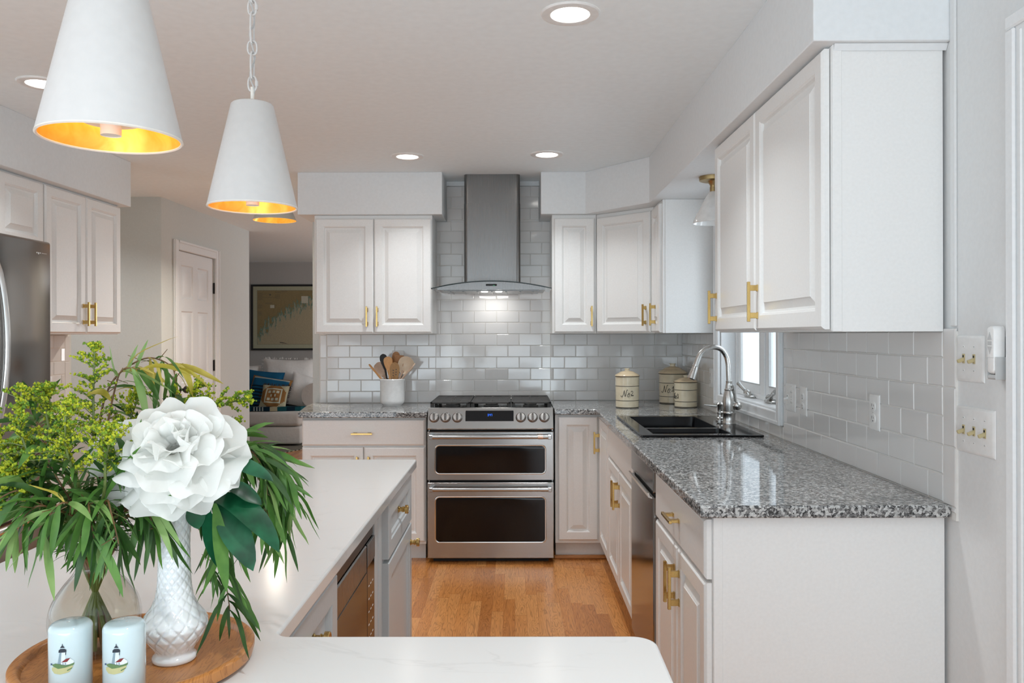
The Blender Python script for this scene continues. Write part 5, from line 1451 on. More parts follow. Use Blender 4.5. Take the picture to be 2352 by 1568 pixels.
# framed sea chart
def chart_mat():
    m, nt, b = new_mat('printed_sea_chart')
    tc = N(nt, 'ShaderNodeTexCoord'); sp = N(nt, 'ShaderNodeSeparateXYZ'); L(nt, tc.outputs['Object'], sp.inputs[0])
    mp = N(nt, 'ShaderNodeMapping'); mp.inputs['Rotation'].default_value = (0, 0.5, 0); mp.inputs['Scale'].default_value = (22, 1, 6); L(nt, tc.outputs['Object'], mp.inputs['Vector'])
    n = N(nt, 'ShaderNodeTexNoise', i_Scale=1.3, i_Detail=6.0, i_Roughness=0.65); L(nt, mp.outputs[0], n.inputs['Vector'])
    def math_(op, a, b_, cl=False):
        q = N(nt, 'ShaderNodeMath', operation=op, use_clamp=cl)
        for k, s_ in enumerate((a, b_)):
            if isinstance(s_, (int, float)): q.inputs[k].default_value = s_
            else: L(nt, s_, q.inputs[k])
        return q.outputs[0]
    # coast climbs from the lower corner to the upper middle
    coast = math_('SUBTRACT', math_('SUBTRACT', sp.outputs[2], math_('MULTIPLY', math_('POWER', math_('ADD', sp.outputs[0], 0.62), 0.55), 0.75)), -0.02)
    h = math_('ADD', math_('MULTIPLY', coast, 2.1), math_('MULTIPLY', math_('SUBTRACT', n.outputs['Fac'], 0.5), 1.9))
    h2 = math_('ADD', h, 0.5, True)
    r = ramp(nt, [(0.0, (0.42, 0.36, 0.235)), (0.28, (0.40, 0.35, 0.23)), (0.40, (0.36, 0.34, 0.24)), (0.47, (0.12, 0.26, 0.22)), (0.52, (0.13, 0.22, 0.16)), (0.545, (0.25, 0.19, 0.085)), (1.0, (0.28, 0.215, 0.10))])
    L(nt, h2, r.inputs[0])
    sn = N(nt, 'ShaderNodeTexNoise', i_Scale=110.0, i_Detail=2.0); L(nt, tc.outputs['Object'], sn.inputs['Vector'])
    rs = ramp(nt, [(0.38, 0.80), (0.55, 1.0)]); L(nt, sn.outputs['Fac'], rs.inputs[0])
    mu = N(nt, 'ShaderNodeMix', data_type='RGBA', blend_type='MULTIPLY', i_0=1.0); L(nt, r.outputs[0], mu.inputs[6]); L(nt, rs.outputs[0], mu.inputs[7])
    L(nt, mu.outputs[2], b.inputs['Base Color']); b.inputs['Roughness'].default_value = 0.6
    return m
ax0, ax1, az0, az1 = -3.750, -2.40, 1.150, 2.085
r = thing('framed_chart', ((ax0 + ax1) / 2, 11.43, az0), 'framed antique sea chart in a thin black frame over the sofa', 'picture')
fp = back_frame(0, 11.449, 0)
m = MB()
for (u0, u1, v0, v1) in ((ax0, ax0 + 0.026, az0, az1), (ax1 - 0.026, ax1, az0, az1), (ax0 + 0.026, ax1 - 0.026, az0, az0 + 0.026), (ax0 + 0.026, ax1 - 0.026, az1 - 0.026, az1)):
    m.fbox(fp, u0, u1, v0, v1, 0.0, 0.03, 0.002)
m.build('frame', plain('black_picture_frame', (0.008, 0.008, 0.008), 0.6), r)
MB().fbox(fp, ax0 + 0.024, ax1 - 0.024, az0 + 0.024, az1 - 0.024, 0.0005, 0.012).build('mat_border', plain('chart_margin', (0.40, 0.40, 0.28), 0.7), r)
m = MB().fbox(F((0, 0, 0), fp.U, fp.V, fp.N), ax0 + 0.088, ax1 - 0.088, az0 + 0.085, az1 - 0.085, -11.449 + 0.0121, -11.449 + 0.0130)
o = m.build('print', chart_mat())
ch_o = ORG[o]
o.location = ch_o - ORG[r]; o.parent = r
m = MB()
m.rrect(fp, ax0 + 0.083, ax1 - 0.083, az0 + 0.08, az1 - 0.08, 0.0006, [(0, 0.0122), (0.0028, 0.0122)], cap0=False, cap1=False, k=1)
for (u, v, ww, hh) in ((0.16, 0.80, 0.11, 0.004), (0.16, 0.75, 0.20, 0.006), (0.10, 0.72, 0.06, 0.10), (0.10, 0.60, 0.06, 0.05), (0.20, 0.66, 0.10, 0.02), (0.34, 0.74, 0.07, 0.05), (0.34, 0.82, 0.08, 0.015), (0.43, 0.83, 0.08, 0.015), (0.30, 0.60, 0.05, 0.06), (0.10, 0.50, 0.05, 0.05)):
    q = 0
    while q * 0.012 < hh:
        m.fbox(fp, ax0 + u, ax0 + u + ww, az0 + v + q * 0.012, az0 + v + q * 0.012 + 0.0025, 0.0131, 0.0134); q += 1
m.lathe([(0.0, 0.0), (0.012, 0.0001)], seg=16, fr=F(fp.p(ax0 + 0.27, az0 + 0.79, 0.0133), fp.U, fp.V, fp.N))
m.prism([(ax0 + 0.405, az0 + 0.118), (ax0 + 0.41, az0 + 0.105), (ax0 + 0.53, az0 + 0.088), (ax0 + 0.45, az0 + 0.112)], 0.0131, 0.0134, fr=fp)
m.build('print_lines', plain('chart_ink', (0.10, 0.09, 0.075), 0.7), r)
m = MB()
m.fbox(fp, ax0 + 0.27, ax0 + 0.33, az0 + 0.60, az0 + 0.645, 0.0131, 0.0135).fbox(fp, ax0 + 0.715, ax0 + 0.81, az0 + 0.67, az0 + 0.77, 0.0131, 0.0135)
m.build('print_inset', plain('chart_inset', (0.50, 0.48, 0.38), 0.7), r)
# ------------------------------------------------------------------ tray with vases and shakers on the island
TX, TY, TR = -0.514, 1.0915, 0.152
ZT = IZ + 0.0003
tag(MB().lathe([(0.0, 0.0), (TR - 0.012, 0.0), (TR - 0.002, 0.006), (TR, 0.014), (TR, 0.020), (TR - 0.003, 0.0225), (TR - 0.010, 0.0225), (TR - 0.013, 0.020), (TR - 0.016, 0.013), (TR - 0.024, 0.0095), (0.0, 0.0095)], c=(TX, TY, ZT), seg=96).build('tray', M['tray'], ang=40), 'round honey oak tray under the flowers on the white island top', 'tray')
ZF = ZT + 0.0097

# milk glass vase with diamond quilting
VX, VY = -0.462, 1.088
prof = [(0.0, 0.0), (0.027, 0.0), (0.0285, 0.002), (0.0285, 0.006), (0.025, 0.010), (0.0245, 0.014), (0.030, 0.022), (0.038, 0.034), (0.0425, 0.046), (0.0425, 0.052), (0.038, 0.061), (0.030, 0.072), (0.024, 0.086), (0.0215, 0.105), (0.0205, 0.13), (0.0200, 0.155), (0.0205, 0.18), (0.0225, 0.20), (0.0245, 0.212), (0.0225, 0.213), (0.018, 0.195), (0.016, 0.15), (0.0, 0.14)]
dense = []
for i in range(len(prof) - 1):
    (r0, z0), (r1, z1) = prof[i], prof[i + 1]
    k = max(1, int(abs(z1 - z0) / 0.0016)) if 9 > 0 else 1
    for j in range(k): dense.append((r0 + (r1 - r0) * j / k, z0 + (z1 - z0) * j / k))
dense.append(prof[-1])
dense = [(r, z) for r, z in dense]
def quilt(a, z, r):
    if z < 0.016 or z > 0.206 or r < 0.0192: return 0.0
    w = 0.5 * (math.tanh((z - 0.055) * -60) + 1)          # larger diamonds on the belly
    p = z / 0.0225 if z < 0.07 else 0.07 / 0.0225 + (z - 0.07) / 0.0140
    u = 12 * a / (2 * math.pi)
    g1 = abs(((u + p) % 1.0) - 0.5) * 2
    g2 = abs(((u - p) % 1.0) - 0.5) * 2
    e = min(1 - g1 if g1 > 0.5 else g1 + 0.0, 1.0)
    d1, d2 = 1 - g1, 1 - g2
    groove = max(math.exp(-(d1 / 0.16) ** 2), math.exp(-(d2 / 0.16) ** 2))
    return r * 0.050 * (0.35 * (1 - max(g1, g2) ** 4) - groove)
r = thing('bud_vase', (VX, VY, ZF), 'tall white milk glass vase quilted with diamonds, holding the white peony', 'vase')
MB().lathe(dense, c=(VX, VY, ZF), seg=144, rfun=quilt).build('vessel', M['milk'], r, ang=60)

# clear glass vase
GX, GY = -0.581, 1.110
r = thing('glass_vase', (GX, GY, ZF), 'clear glass vase with a round belly and flared mouth full of stems', 'vase')
outp = catmull([V(a, 0, b) for a, b in [(0.044, 0.0), (0.048, 0.006), (0.055, 0.025), (0.059, 0.048), (0.055, 0.072), (0.042, 0.094), (0.029, 0.110), (0.0245, 0.120), (0.027, 0.130), (0.036, 0.146), (0.046, 0.158), (0.052, 0.165)]], 4)
po = [(p.x, p.z) for p in outp]
pi_ = [(max(0.001, a - 0.0022), max(b, 0.004)) for a, b in po]
MB().lathe([(0.0, 0.0)] + po + pi_[::-1] + [(0.0, 0.004)], c=(GX, GY, ZF), seg=64).build('vessel', M['vase_glass'], r, ang=60)
MB().lathe([(0.052, 0.165), (0.0525, 0.1662), (0.0508, 0.1666), (0.0498, 0.165)], c=(GX, GY, ZF), seg=64).build('rim', M['pale'], r, ang=60)
pw = [(max(0.001, a - 0.003), b) for a, b in po if 0.006 < b < 0.113]
MB().lathe([(0.0, 0.006)] + pw + [(0.0, 0.113)], c=(GX, GY, ZF), seg=64).build('water', M['water'], r, ang=60)

# shakers with a painted lighthouse
def shaker(sx, sy, label, holes):
    r = thing('shaker', (sx, sy, ZF), label, 'shaker', 'lighthouse shakers on the tray')
    R_, h = 0.0245, 0.090
    pr = [(0.0, 0.0), (R_ - 0.002, 0.0), (R_, 0.003), (R_, h - 0.010)]
    for k in range(1, 7):
        a = math.radians(90 * k / 6)
        pr.append((R_ - 0.007 + 0.007 * math.cos(a), h - 0.010 + 0.008 * math.sin(a)))
    pr += [(0.010, h - 0.0005), (0.0, h)]
    MB().lathe(pr, c=(sx, sy, ZF), seg=56).build('body', M['shaker'], r, ang=60)
    m = MB()
    for k in range(holes):
        a = 2 * math.pi * k / holes + 0.5
        m.lathe([(0.0, 0.0), (0.0014, 0.0), (0.0014, 0.0004), (0.0, 0.0004)], c=(sx + 0.007 * math.cos(a), sy + 0.007 * math.sin(a), ZF + h - 0.0007), seg=10)
    m.build('holes', M['grey_plastic'], r)
    # drawing in millimetres: s to the side, z above the foot
    a0 = math.atan2(-sy, -sx) - 0.36
    def shape(name, polys, mat, lift=0.00035):
        m = MB()
        for pl in polys:
            # cut the polygon into upright strips so that it follows the round side
            xs2 = sorted({round(x, 4) for x, z in pl})
            lo, hi = min(xs2), max(xs2)
            cuts = sorted(set(xs2 + [lo + (hi - lo) * k / 6 for k in range(7)]))
            def span(x):
                ys = []
                for i in range(len(pl)):
                    (x0, z0), (x1, z1) = pl[i], pl[(i + 1) % len(pl)]
                    if x0 == x1:
                        if abs(x - x0) < 1e-9: ys += [z0, z1]
                    elif min(x0, x1) - 1e-9 <= x <= max(x0, x1) + 1e-9:
                        ys.append(z0 + (z1 - z0) * (x - x0) / (x1 - x0))
                return min(ys), max(ys)
            for i in range(len(cuts) - 1):
                xa, xb = cuts[i] + 1e-6, cuts[i + 1] - 1e-6
                if xb - xa < 1e-5: continue
                (a_, b_), (c_, d_) = span(xa), span(xb)
                zz = lambda q: ZF + 0.024 + q * 0.0008
                P = on_cyl(sx, sy, R_ + lift, a0, [(xa * 0.00125, zz(a_)), (xb * 0.00125, zz(c_)), (xb * 0.00125, zz(d_)), (xa * 0.00125, zz(b_))])
                m.add(P, [(0, 1, 2, 3)])
        m.build(name, mat, r, smooth=False)
    shape('painted_tower', [[(-4.5, 27), (3.0, 27), (2.6, 44), (-2.6, 44)]], SH['tower'])
    shape('painted_tower_shade', [[(-4.5, 27), (-1.6, 27), (-0.8, 44), (-2.6, 44)]], SH['shade'], 0.0005)
    shape('painted_lantern', [[(-3.6, 44), (3.6, 44.5), (3.4, 48), (1.8, 49.5), (-1.8, 49.5), (-3.4, 47.5)], [(-2.2, 51.0), (2.2, 51.0), (0.0, 55.5)], [(-0.3, 55), (0.3, 55), (0.3, 57), (-0.3, 57)], [(2.5, 40), (3.1, 40), (3.3, 44), (2.6, 44)]], SH['dark'], 0.0006)
    shape('painted_house', [[(-0.8, 26), (9.6, 25), (9.8, 30), (6.5, 34.5), (-0.5, 29.5)]], SH['white'], 0.0006)
    shape('painted_roof', [[(-1.0, 29.5), (4.2, 29.8), (7.0, 35.0), (3.0, 34.2)]], SH['red'], 0.0008)
    shape('painted_windows', [[(0.2, 26), (1.0, 26), (1.0, 29), (0.2, 29)], [(2.2, 26), (3.2, 26), (3.2, 29), (2.2, 29)]], SH['shade'], 0.0009)
    shape('painted_grass', [[(-11, 25), (-7, 27.5), (-3, 27), (3, 24.5), (10.5, 27), (10, 24), (3, 21.5), (-4, 20), (-9, 23)], [(4, 17.5), (8.5, 20.5), (8.5, 19), (4.5, 16)]], SH['green'], 0.00085)
    shape('painted_dune', [[(-11, 21), (-4, 23.5), (8, 23.8), (9.5, 22), (6, 14), (-2, 11.5), (-8, 12.5), (-11, 17)]], SH['sand'], 0.0007)
    shape('painted_sea', [[(-13, 23.5), (-10.8, 24.5), (-10.8, 26.5), (-13, 26.5)]], SH['sea'], 0.0006)
SH = {k: plain('shaker_paint_' + k, c, 0.25) for k, c in dict(tower=(0.66, 0.72, 0.74), shade=(0.23, 0.31, 0.36), dark=(0.015, 0.022, 0.035), white=(0.74, 0.80, 0.82), red=(0.20, 0.012, 0.015), green=(0.11, 0.20, 0.075), sand=(0.50, 0.48, 0.24), sea=(0.03, 0.07, 0.17)).items()}
shaker(-0.546, 0.985, 'pale blue lighthouse shaker below the middle of the glass vase, farther from the white vase', 3)
shaker(-0.480, 0.985, 'pale blue lighthouse shaker standing next to the white quilted vase', 5)

# ------------------------------------------------------------------ foliage builders
def leaf(mb, base, d, L_, W_, droop, roll, mi, n=6, fold=0.25, wave=0.0, prof=None, pitch=0.8):
    d = Vector(d).normalized()
    up = Vector((0, 0, 1))
    side = d.cross(up)
    if side.length < 0.05: side = Vector((1, 0, 0))
    side.normalize()
    side = (Matrix.Rotation(roll, 3, d) @ side).normalized()
    p = Vector(base)
    step = L_ / n
    rows = []
    for i in range(n + 1):
        t = i / n
        w = W_ * (prof(t) if prof else (math.sin(math.pi * min(1.0, t * 0.92 + 0.04)) ** pitch * (1 - 0.35 * t)))
        if i == n: w = 0.0002
        nrm = side.cross(d).normalized()
        off = nrm * (wave * math.sin(t * 7 + roll) * W_)
        rows.append((p + side * w + nrm * (fold * w) + off, p + off, p - side * w + nrm * (fold * w) + off))
        d = (d + Vector((0, 0, -1)) * droop / n).normalized()
        side = (side - d * side.dot(d)).normalized()
        p = p + d * step
    V_ = [q for row in rows for q in row]
    fs = []
    for i in range(n):
        a = i * 3
        fs += [(a, a + 1, a + 4, a + 3), (a + 1, a + 2, a + 5, a + 4)]
    mb.add(V_, fs, mi)

BO = Vector((-0.565, 1.08, 1.10))
def cm_(p): return BO + Vector(p) * 0.01
def in_vase(pts, k):
    a = k * 2.399
    foot = Vector((GX + 0.030 * math.cos(a), GY + 0.030 * math.sin(a), ZF + 0.012))
    neck = Vector((GX - 0.014 * math.cos(a), GY - 0.014 * math.sin(a), ZF + 0.121))
    mouth = Vector((GX - 0.020 * math.cos(a), GY - 0.020 * math.sin(a), ZF + 0.160))
    return [foot, neck, mouth] + [cm_(p) for p in pts[1:]]

RODS = [
    [(-0.0, 0.0, -0.3), (-0.7, 1.0, 8.3), (-1.3, 2.0, 17.1), (-1.1, 2.0, 24.9)],
    [(-0.7, 0.0, -0.3), (-2.8, -2.0, 8.3), (-4.5, -3.0, 14.7), (-4.6, -4.0, 19.6)],
    [(-1.0, 0.0, -0.3), (-3.3, -5.0, 7.7), (-5.7, -7.0, 14.1), (-5.6, -7.0, 19.6)],
    [(-1.2, 0.0, -0.3), (-5.0, -4.0, 5.2), (-8.3, -6.0, 11.2), (-10.2, -6.0, 17.8)],
    [(0.5, 0.0, -0.3), (0.3, 4.0, 7.2), (1.1, 6.0, 12.4), (2.7, 7.0, 18.2)],
    [(-0.1, 0.0, -0.3), (1.1, -6.0, 7.3), (1.1, -9.0, 12.7), (1.7, -10.0, 18.2)],
    [(0.8, 0.0, -0.3), (4.4, 5.0, 7.7), (10.3, 7.0, 14.8), (18.1, 7.0, 17.6)],
    [(0.8, 0.0, -0.3), (2.8, 7.0, 6.7), (7.6, 9.0, 14.6), (10.2, 10.0, 19.3)],
    [(0.2, 0.0, -0.3), (4.0, -6.0, 5.6), (5.5, -8.0, 10.9), (6.8, -9.0, 15.1)],
    [(-1.0, 0.0, -0.3), (-3.3, -5.0, 3.8), (-5.4, -8.0, 7.2), (-6.4, -9.0, 10.0)],
    [(0.9, 0.0, -0.3), (4.5, 6.0, 6.3), (12.2, 7.0, 11.7), (16.8, 7.0, 13.2)],
]
RODLAB = ['tallest goldenrod spray, rising to a point in the middle of the bunch', 'goldenrod spray in front of the refrigerator door, beside the outermost tips', 'goldenrod spray curving up before the refrigerator handle', 'goldenrod spray reaching farthest out over the refrigerator side', 'goldenrod spray behind the bunch, toward the pantry door', 'goldenrod spray at the front of the bunch, in front of the tallest one', 'long goldenrod spray arching out above the peony toward the sofa', 'goldenrod spray rising behind the peony, in front of the pantry door knob', 'short goldenrod spray just beside the peony petals', 'lowest goldenrod spray, over the leaves on the refrigerator side', 'thin goldenrod spray just behind the top of the peony']
OCT = [(1, 0, 0), (-1, 0, 0), (0, 1, 0), (0, -1, 0), (0, 0, 1), (0, 0, -1)]
OF = [(0, 2, 4), (2, 1, 4), (1, 3, 4), (3, 0, 4), (2, 0, 5), (1, 2, 5), (3, 1, 5), (0, 3, 5)]
def floret(mb, p, s, mi):
    R3 = Matrix.Rotation(rnd.uniform(0, 6.28), 3, Vector((rnd.uniform(-1, 1), rnd.uniform(-1, 1), rnd.uniform(-1, 1) + 0.01)).normalized())
    mb.add([p + R3 @ (Vector(v) * s * (1.5 if i in (4,) else 1.0)) for i, v in enumerate(OCT)], OF, mi)
for k, pts in enumerate(RODS):
    path = catmull(in_vase(pts, k), 6)
    r = thing('goldenrod', path[0], RODLAB[k], 'flower', 'goldenrod sprays in the glass vase')
    n = len(path)
    MB().tube(path, [0.0040 - 0.0030 * i / (n - 1) for i in range(n)], 7).build('stem', M['stem_g'], r)
    fl, lf = MB(), MB()
    start = int(n * (0.62 if k not in (8, 9) else 0.68))
    tips = MB()
    for i in range(start, n):
        t = (i - start) / max(1, n - 1 - start)
        ax = (path[min(i + 1, n - 1)] - path[max(i - 1, 0)]).normalized()
        ns = 3
        for q in range(ns):
            a = rnd.uniform(0, 6.28)
            o_ = ax.orthogonal().normalized()
            out = (Matrix.Rotation(a, 3, ax) @ o_)
            d = (out * 0.9 + ax * 0.75 + Vector((0, 0, 0.18))).normalized()
            ln = (0.046 * (1 - t) ** 0.75 + 0.010) * rnd.uniform(0.5, 1.15)
            p0 = path[i] + (path[min(i + 1, n - 1)] - path[i]) * rnd.random()
            sp = []
            dd = d.copy(); pp = p0.copy()
            m_ = 7
            for s_ in range(m_ + 1):
                sp.append(pp.copy()); pp = pp + dd * ln / m_; dd = (dd + Vector((0, 0, -0.10)) + out * 0.02).normalized()
            lf.tube([sp[0], sp[3], sp[-1]], [0.0007, 0.0006, 0.0004], 4, 0)
            for s_ in range(1, m_ + 1):
                for z in range(3):
                    jit = Vector((rnd.gauss(0, 1), rnd.gauss(0, 1), abs(rnd.gauss(0, 1)))) * 0.0020
                    floret(fl, sp[s_] + jit, rnd.uniform(0.0013, 0.0025), 0 if rnd.random() < (0.62 if k not in (3, 6) else 0.5) else 1)
    fl.build('florets', [M['floret'], M['floret_g']], r, smooth=False)
    for i in range(8, start + 4):
        for q in range(2):
            a = rnd.uniform(0, 6.28)
            ax = (path[min(i + 1, n - 1)] - path[i - 1]).normalized()
            out = Matrix.Rotation(a, 3, ax) @ ax.orthogonal().normalized()
            leaf(lf, path[i], out + ax * 0.7, rnd.uniform(0.03, 0.055), rnd.uniform(0.0022, 0.004), 0.9, rnd.uniform(-0.6, 0.6), rnd.choice((1, 2, 2)))
    lf.build('foliage', [M['stem_g'], M['leaf_a'], M['leaf_b']], r)

EUC = [
    [(-1.5, 0.0, -0.3), (-2.7, -6.0, 5.7), (-5.3, -9.0, 7.4), (-9.5, -10.0, 4.4)],
    [(-1.8, 0.0, -0.3), (-1.0, -8.0, 5.0), (-2.5, -10.0, 5.4), (-4.0, -11.0, 3.0)],
    [(-1.0, 0.0, -0.3), (1.1, -8.0, 5.5), (0.1, -10.0, 5.4), (-1.2, -10.0, 2.2)],
    [(0.5, 0.0, -0.3), (5.0, -7.0, 5.8), (6.8, -9.0, 4.1), (8.1, -10.0, 1.1)],
    [(-0.0, 0.0, -0.3), (3.0, -7.0, 5.3), (4.1, -9.0, 4.1), (5.2, -10.0, 1.1)],
    [(1.1, 0.0, -0.3), (6.2, -4.0, 6.3), (9.0, -5.0, 4.9), (10.1, -5.0, 1.8)],
    [(1.1, 0.0, -0.3), (8.6, 8.0, 8.4), (15.8, 9.0, 11.1), (22.2, 9.0, 8.2), (24.1, 9.0, 2.5)],
    [(1.1, 0.0, -0.3), (9.0, 7.0, 7.3), (18.1, 6.0, 10.5), (21.2, 6.0, 5.6), (20.6, 6.0, -0.6)],
    [(1.1, 0.0, -0.3), (8.2, 9.0, 6.3), (17.4, 10.0, 9.3), (21.9, 10.0, 4.2), (22.2, 10.0, -2.2)],
    [(1.1, 0.0, -0.3), (9.1, 4.0, 6.0), (15.9, 2.0, 3.4), (16.8, 1.0, -3.5), (18.1, 0.0, -10.3)],
    [(1.1, 0.0, -0.3), (7.8, 4.0, 4.8), (12.8, 3.0, 2.0), (14.9, 3.0, -0.5), (15.0, 2.0, -6.8)],
    [(0.5, 0.0, -0.3), (-2.6, 6.0, 12.4), (-1.8, 8.0, 19.7), (2.5, 9.0, 23.2), (6.3, 9.0, 22.2), (7.1, 9.0, 19.7)],
    [(-0.4, 0.0, -0.3), (-0.7, 4.0, 11.5), (0.1, 5.0, 18.7), (1.3, 5.0, 21.8), (3.7, 5.0, 21.8)],
    [(0.8, 0.0, -0.3), (0.5, 8.0, 9.0), (2.0, 10.0, 13.9), (5.9, 10.0, 17.0)],
    [(-1.2, 0.0, -0.3), (-6.2, 2.0, 8.2), (-9.2, 3.0, 12.8), (-10.4, 4.0, 15.1)],
    [(-0.5, 0.0, -0.3), (-4.0, -3.0, 4.5), (-8.0, -4.0, 7.0), (-12.0, -4.0, 7.6)],
    [(0.0, 0.0, -0.3), (-1.0, -4.0, 5.0), (-2.0, -6.0, 9.0), (-3.0, -6.5, 12.0)],
    [(0.5, 0.0, -0.3), (3.0, -3.0, 5.0), (5.5, -3.5, 8.0), (7.5, -3.5, 10.0)],
]
EUCLAB = ['willowy green branch drooping farthest out over the refrigerator side of the tray', 'willowy green branch drooping beside the glass vase, refrigerator side', 'willowy green branch hanging in front of the rim of the glass vase, refrigerator side', 'willowy green branch hanging between the glass vase and the white vase', 'willowy green branch hanging straight down in front of the glass vase', 'dark green branch tucked below the peony beside the white vase', 'longest willowy branch arching out to the sofa side, behind the peony', 'willowy branch drooping thick with leaves right beside the peony', 'willowy branch drooping over the island between its two longest neighbours', 'trailing branch that hangs lowest, down to the oak tray', 'short trailing branch close behind the white vase', 'reddish twig arching high in front of the pantry door with yellowing leaves', 'small twig of yellow-tipped leaves standing above the goldenrod', 'leafy branch hidden behind the bunch, toward the pantry door', 'leafy branch behind the goldenrod before the refrigerator', 'dark leafy branch lying nearly level toward the refrigerator, below the goldenrod', 'dark leafy branch standing in the thick of the bunch under the goldenrod', 'dark leafy branch filling the gap between the goldenrod and the peony']
for k, pts in enumerate(EUC):
    path = catmull(in_vase(pts, k + 11), 8)
    n = len(path)
    r = thing('willow_branch', path[0], EUCLAB[k], 'branch', 'leafy branches in the glass vase')
    MB().tube(path, [0.0024 - 0.0017 * i / (n - 1) for i in range(n)], 7).build('stem', M['stem_b'], r)
    lf = MB()
    sparse = k in (11, 12)
    start = 17 if k < 6 else (20 if not sparse else 26)
    cnt = 1 if sparse else (3 if k in (6, 7, 8) else 1 if k < 5 else 2)
    for i in range(start, n):
        t = (i - start) / max(1, n - 1 - start)
        ax = (path[min(i + 1, n - 1)] - path[i - 1]).normalized()
        for q in range(cnt):
            if sparse and (i + k) % 2: continue
            if not sparse and rnd.random() < 0.12: continue
            a = rnd.uniform(0, 6.28)
            out = Matrix.Rotation(a, 3, ax) @ ax.orthogonal().normalized()
            d = out * rnd.uniform(0.6, 1.1) + ax * 0.8 + Vector((0, 0, -0.10))
            Lf = rnd.uniform(0.045, 0.085)
            if k == 10: Lf *= 0.62
            col = rnd.choices((0, 1, 2, 3), (0.50, 0.28, 0.20, 0.02))[0]
            if k in (6, 7, 8) and col == 3: col = 0
            if k in (5, 9, 10, 13, 14, 15, 16, 17): col = rnd.choices((0, 1, 2), (0.45, 0.48, 0.07))[0]
            if sparse: col = rnd.choices((0, 2, 3), (0.35, 0.25, 0.40))[0]
            leaf(lf, path[i], d, Lf, Lf * rnd.uniform(0.062, 0.088), rnd.uniform(0.4, 1.7), rnd.uniform(-1.2, 1.2), col, n=7, fold=0.22, wave=0.25)
        if rnd.random() < 0.2:
            lf.tube([path[i], path[i] + Vector((rnd.uniform(-1, 1), rnd.uniform(-1, 1), rnd.uniform(-1, 0.6))).normalized() * 0.02], [0.0007, 0.0005], 4, 4)
    if k == 11:   # two upright pointed leaves and the long curled yellow one
        leaf(lf, cm_((0.0, 8.5, 20.4)), (0.30, 0, 1), 0.052, 0.0042, 0.35, 1.3, 2, n=7)
        leaf(lf, cm_((1.2, 8.8, 21.4)), (0.40, 0, 1), 0.050, 0.0040, 0.10, 1.3, 2, n=7)
        leaf(lf, cm_((6.5, 9.0, 22.6)), (1, 0, -0.12), 0.062, 0.0065, 2.6, 0.7, 3, n=9)
        leaf(lf, cm_((3.3, 9.0, 23.2)), (0.1, 0, -1), 0.052, 0.0052, 0.2, 0.5, 3, n=7)
        leaf(lf, cm_((7.2, 9.0, 21.0)), (-0.2, 0, -1), 0.055, 0.0060, 0.4, 0.6, 0, n=7)
        leaf(lf, cm_((1.4, 8.8, 22.0)), (0.8, -0.2, -0.8), 0.062, 0.0070, 0.3, 0.4, 0, n=7)
    lf.build('foliage', [M['leaf_a'], M['leaf_b'], M['leaf_c'], M['leaf_y'], M['stem_b']], r)

# ------------------------------------------------------------------ peony
PC = Vector((-0.440, 1.045, 1.210))
r = thing('peony', (VX, VY, ZF + 0.15), 'large ruffled white peony with glossy dark leaves in the quilted vase', 'flower')
pm = MB()
def petal(ang, tilt, L_, W_, curl, ruff, back, seed, cup=0.25, start=0.008):
    """one broad petal; ang turns it round the flower, tilt lifts it out of the plane of the flower, curl bends its tip back, back sets it behind"""
    n_, w_ = 12, 14
    rs = random.Random(seed)
    ph = [rs.uniform(0, 6.28) for _ in range(5)]
    a, tl = math.radians(ang), math.radians(tilt)
    tow = Vector((0.04, -0.76, 0.65)).normalized()
    e1 = Vector((1, 0, 0)); e1 = (e1 - tow * e1.dot(tow)).normalized(); e2 = tow.cross(e1) * -1
    if e2.z < 0: e2 = -e2
    rad = e1 * math.cos(a) + e2 * math.sin(a)
    sd = rad.cross(tow).normalized()
    p = PC + rad * start - tow * back
    th = tl
    rows = []
    notch = rs.uniform(-0.35, 0.35)
    for i in range(n_ + 1):
        t = i / n_
        d = rad * math.cos(th) + tow * math.sin(th)
        nrm = tow * math.cos(th) - rad * math.sin(th)
        w = W_ * (0.30 + 0.70 * math.sin(math.pi / 2 * min(1.0, t * 1.25)) ** 1.1)
        row = []
        for j in range(w_ + 1):
            u = -1 + 2 * j / w_
            e = t ** 1.7
            rf_ = ruff * e * W_ * (0.18 * math.sin(3.4 * u + ph[0]) + 0.13 * math.sin(5.6 * u + ph[1]) + 0.035 * math.sin(10.0 * u + ph[2]))
            rf2 = ruff * 0.05 * W_ * math.sin(8.5 * t + 2.2 * u + ph[3]) * t
            bk = -0.90 * W_ * t ** 2.5 * (1 - math.sqrt(max(0.0, 1 - 0.96 * u * u))) - 0.13 * W_ * e * math.exp(-((u - notch) / 0.22) ** 2) + 0.07 * W_ * t ** 4 * math.sin(5.5 * u + ph[4])
            row.append(p + sd * (w * u) + nrm * (cup * W_ * (u * u - 0.3) * (1 - 0.4 * t)) + nrm * (rf_ + rf2) + d * bk)
        rows.append(row)
        th -= math.radians(curl) / n_
        p = p + d * (L_ / n_)
    b = len(pm.v)
    for row in rows: pm.v.extend(row)
    for i in range(n_):
        for j in range(w_):
            q = b + i * (w_ + 1) + j
            pm.f.append([q, q + 1, q + w_ + 2, q + w_ + 1]); pm.m.append(0)
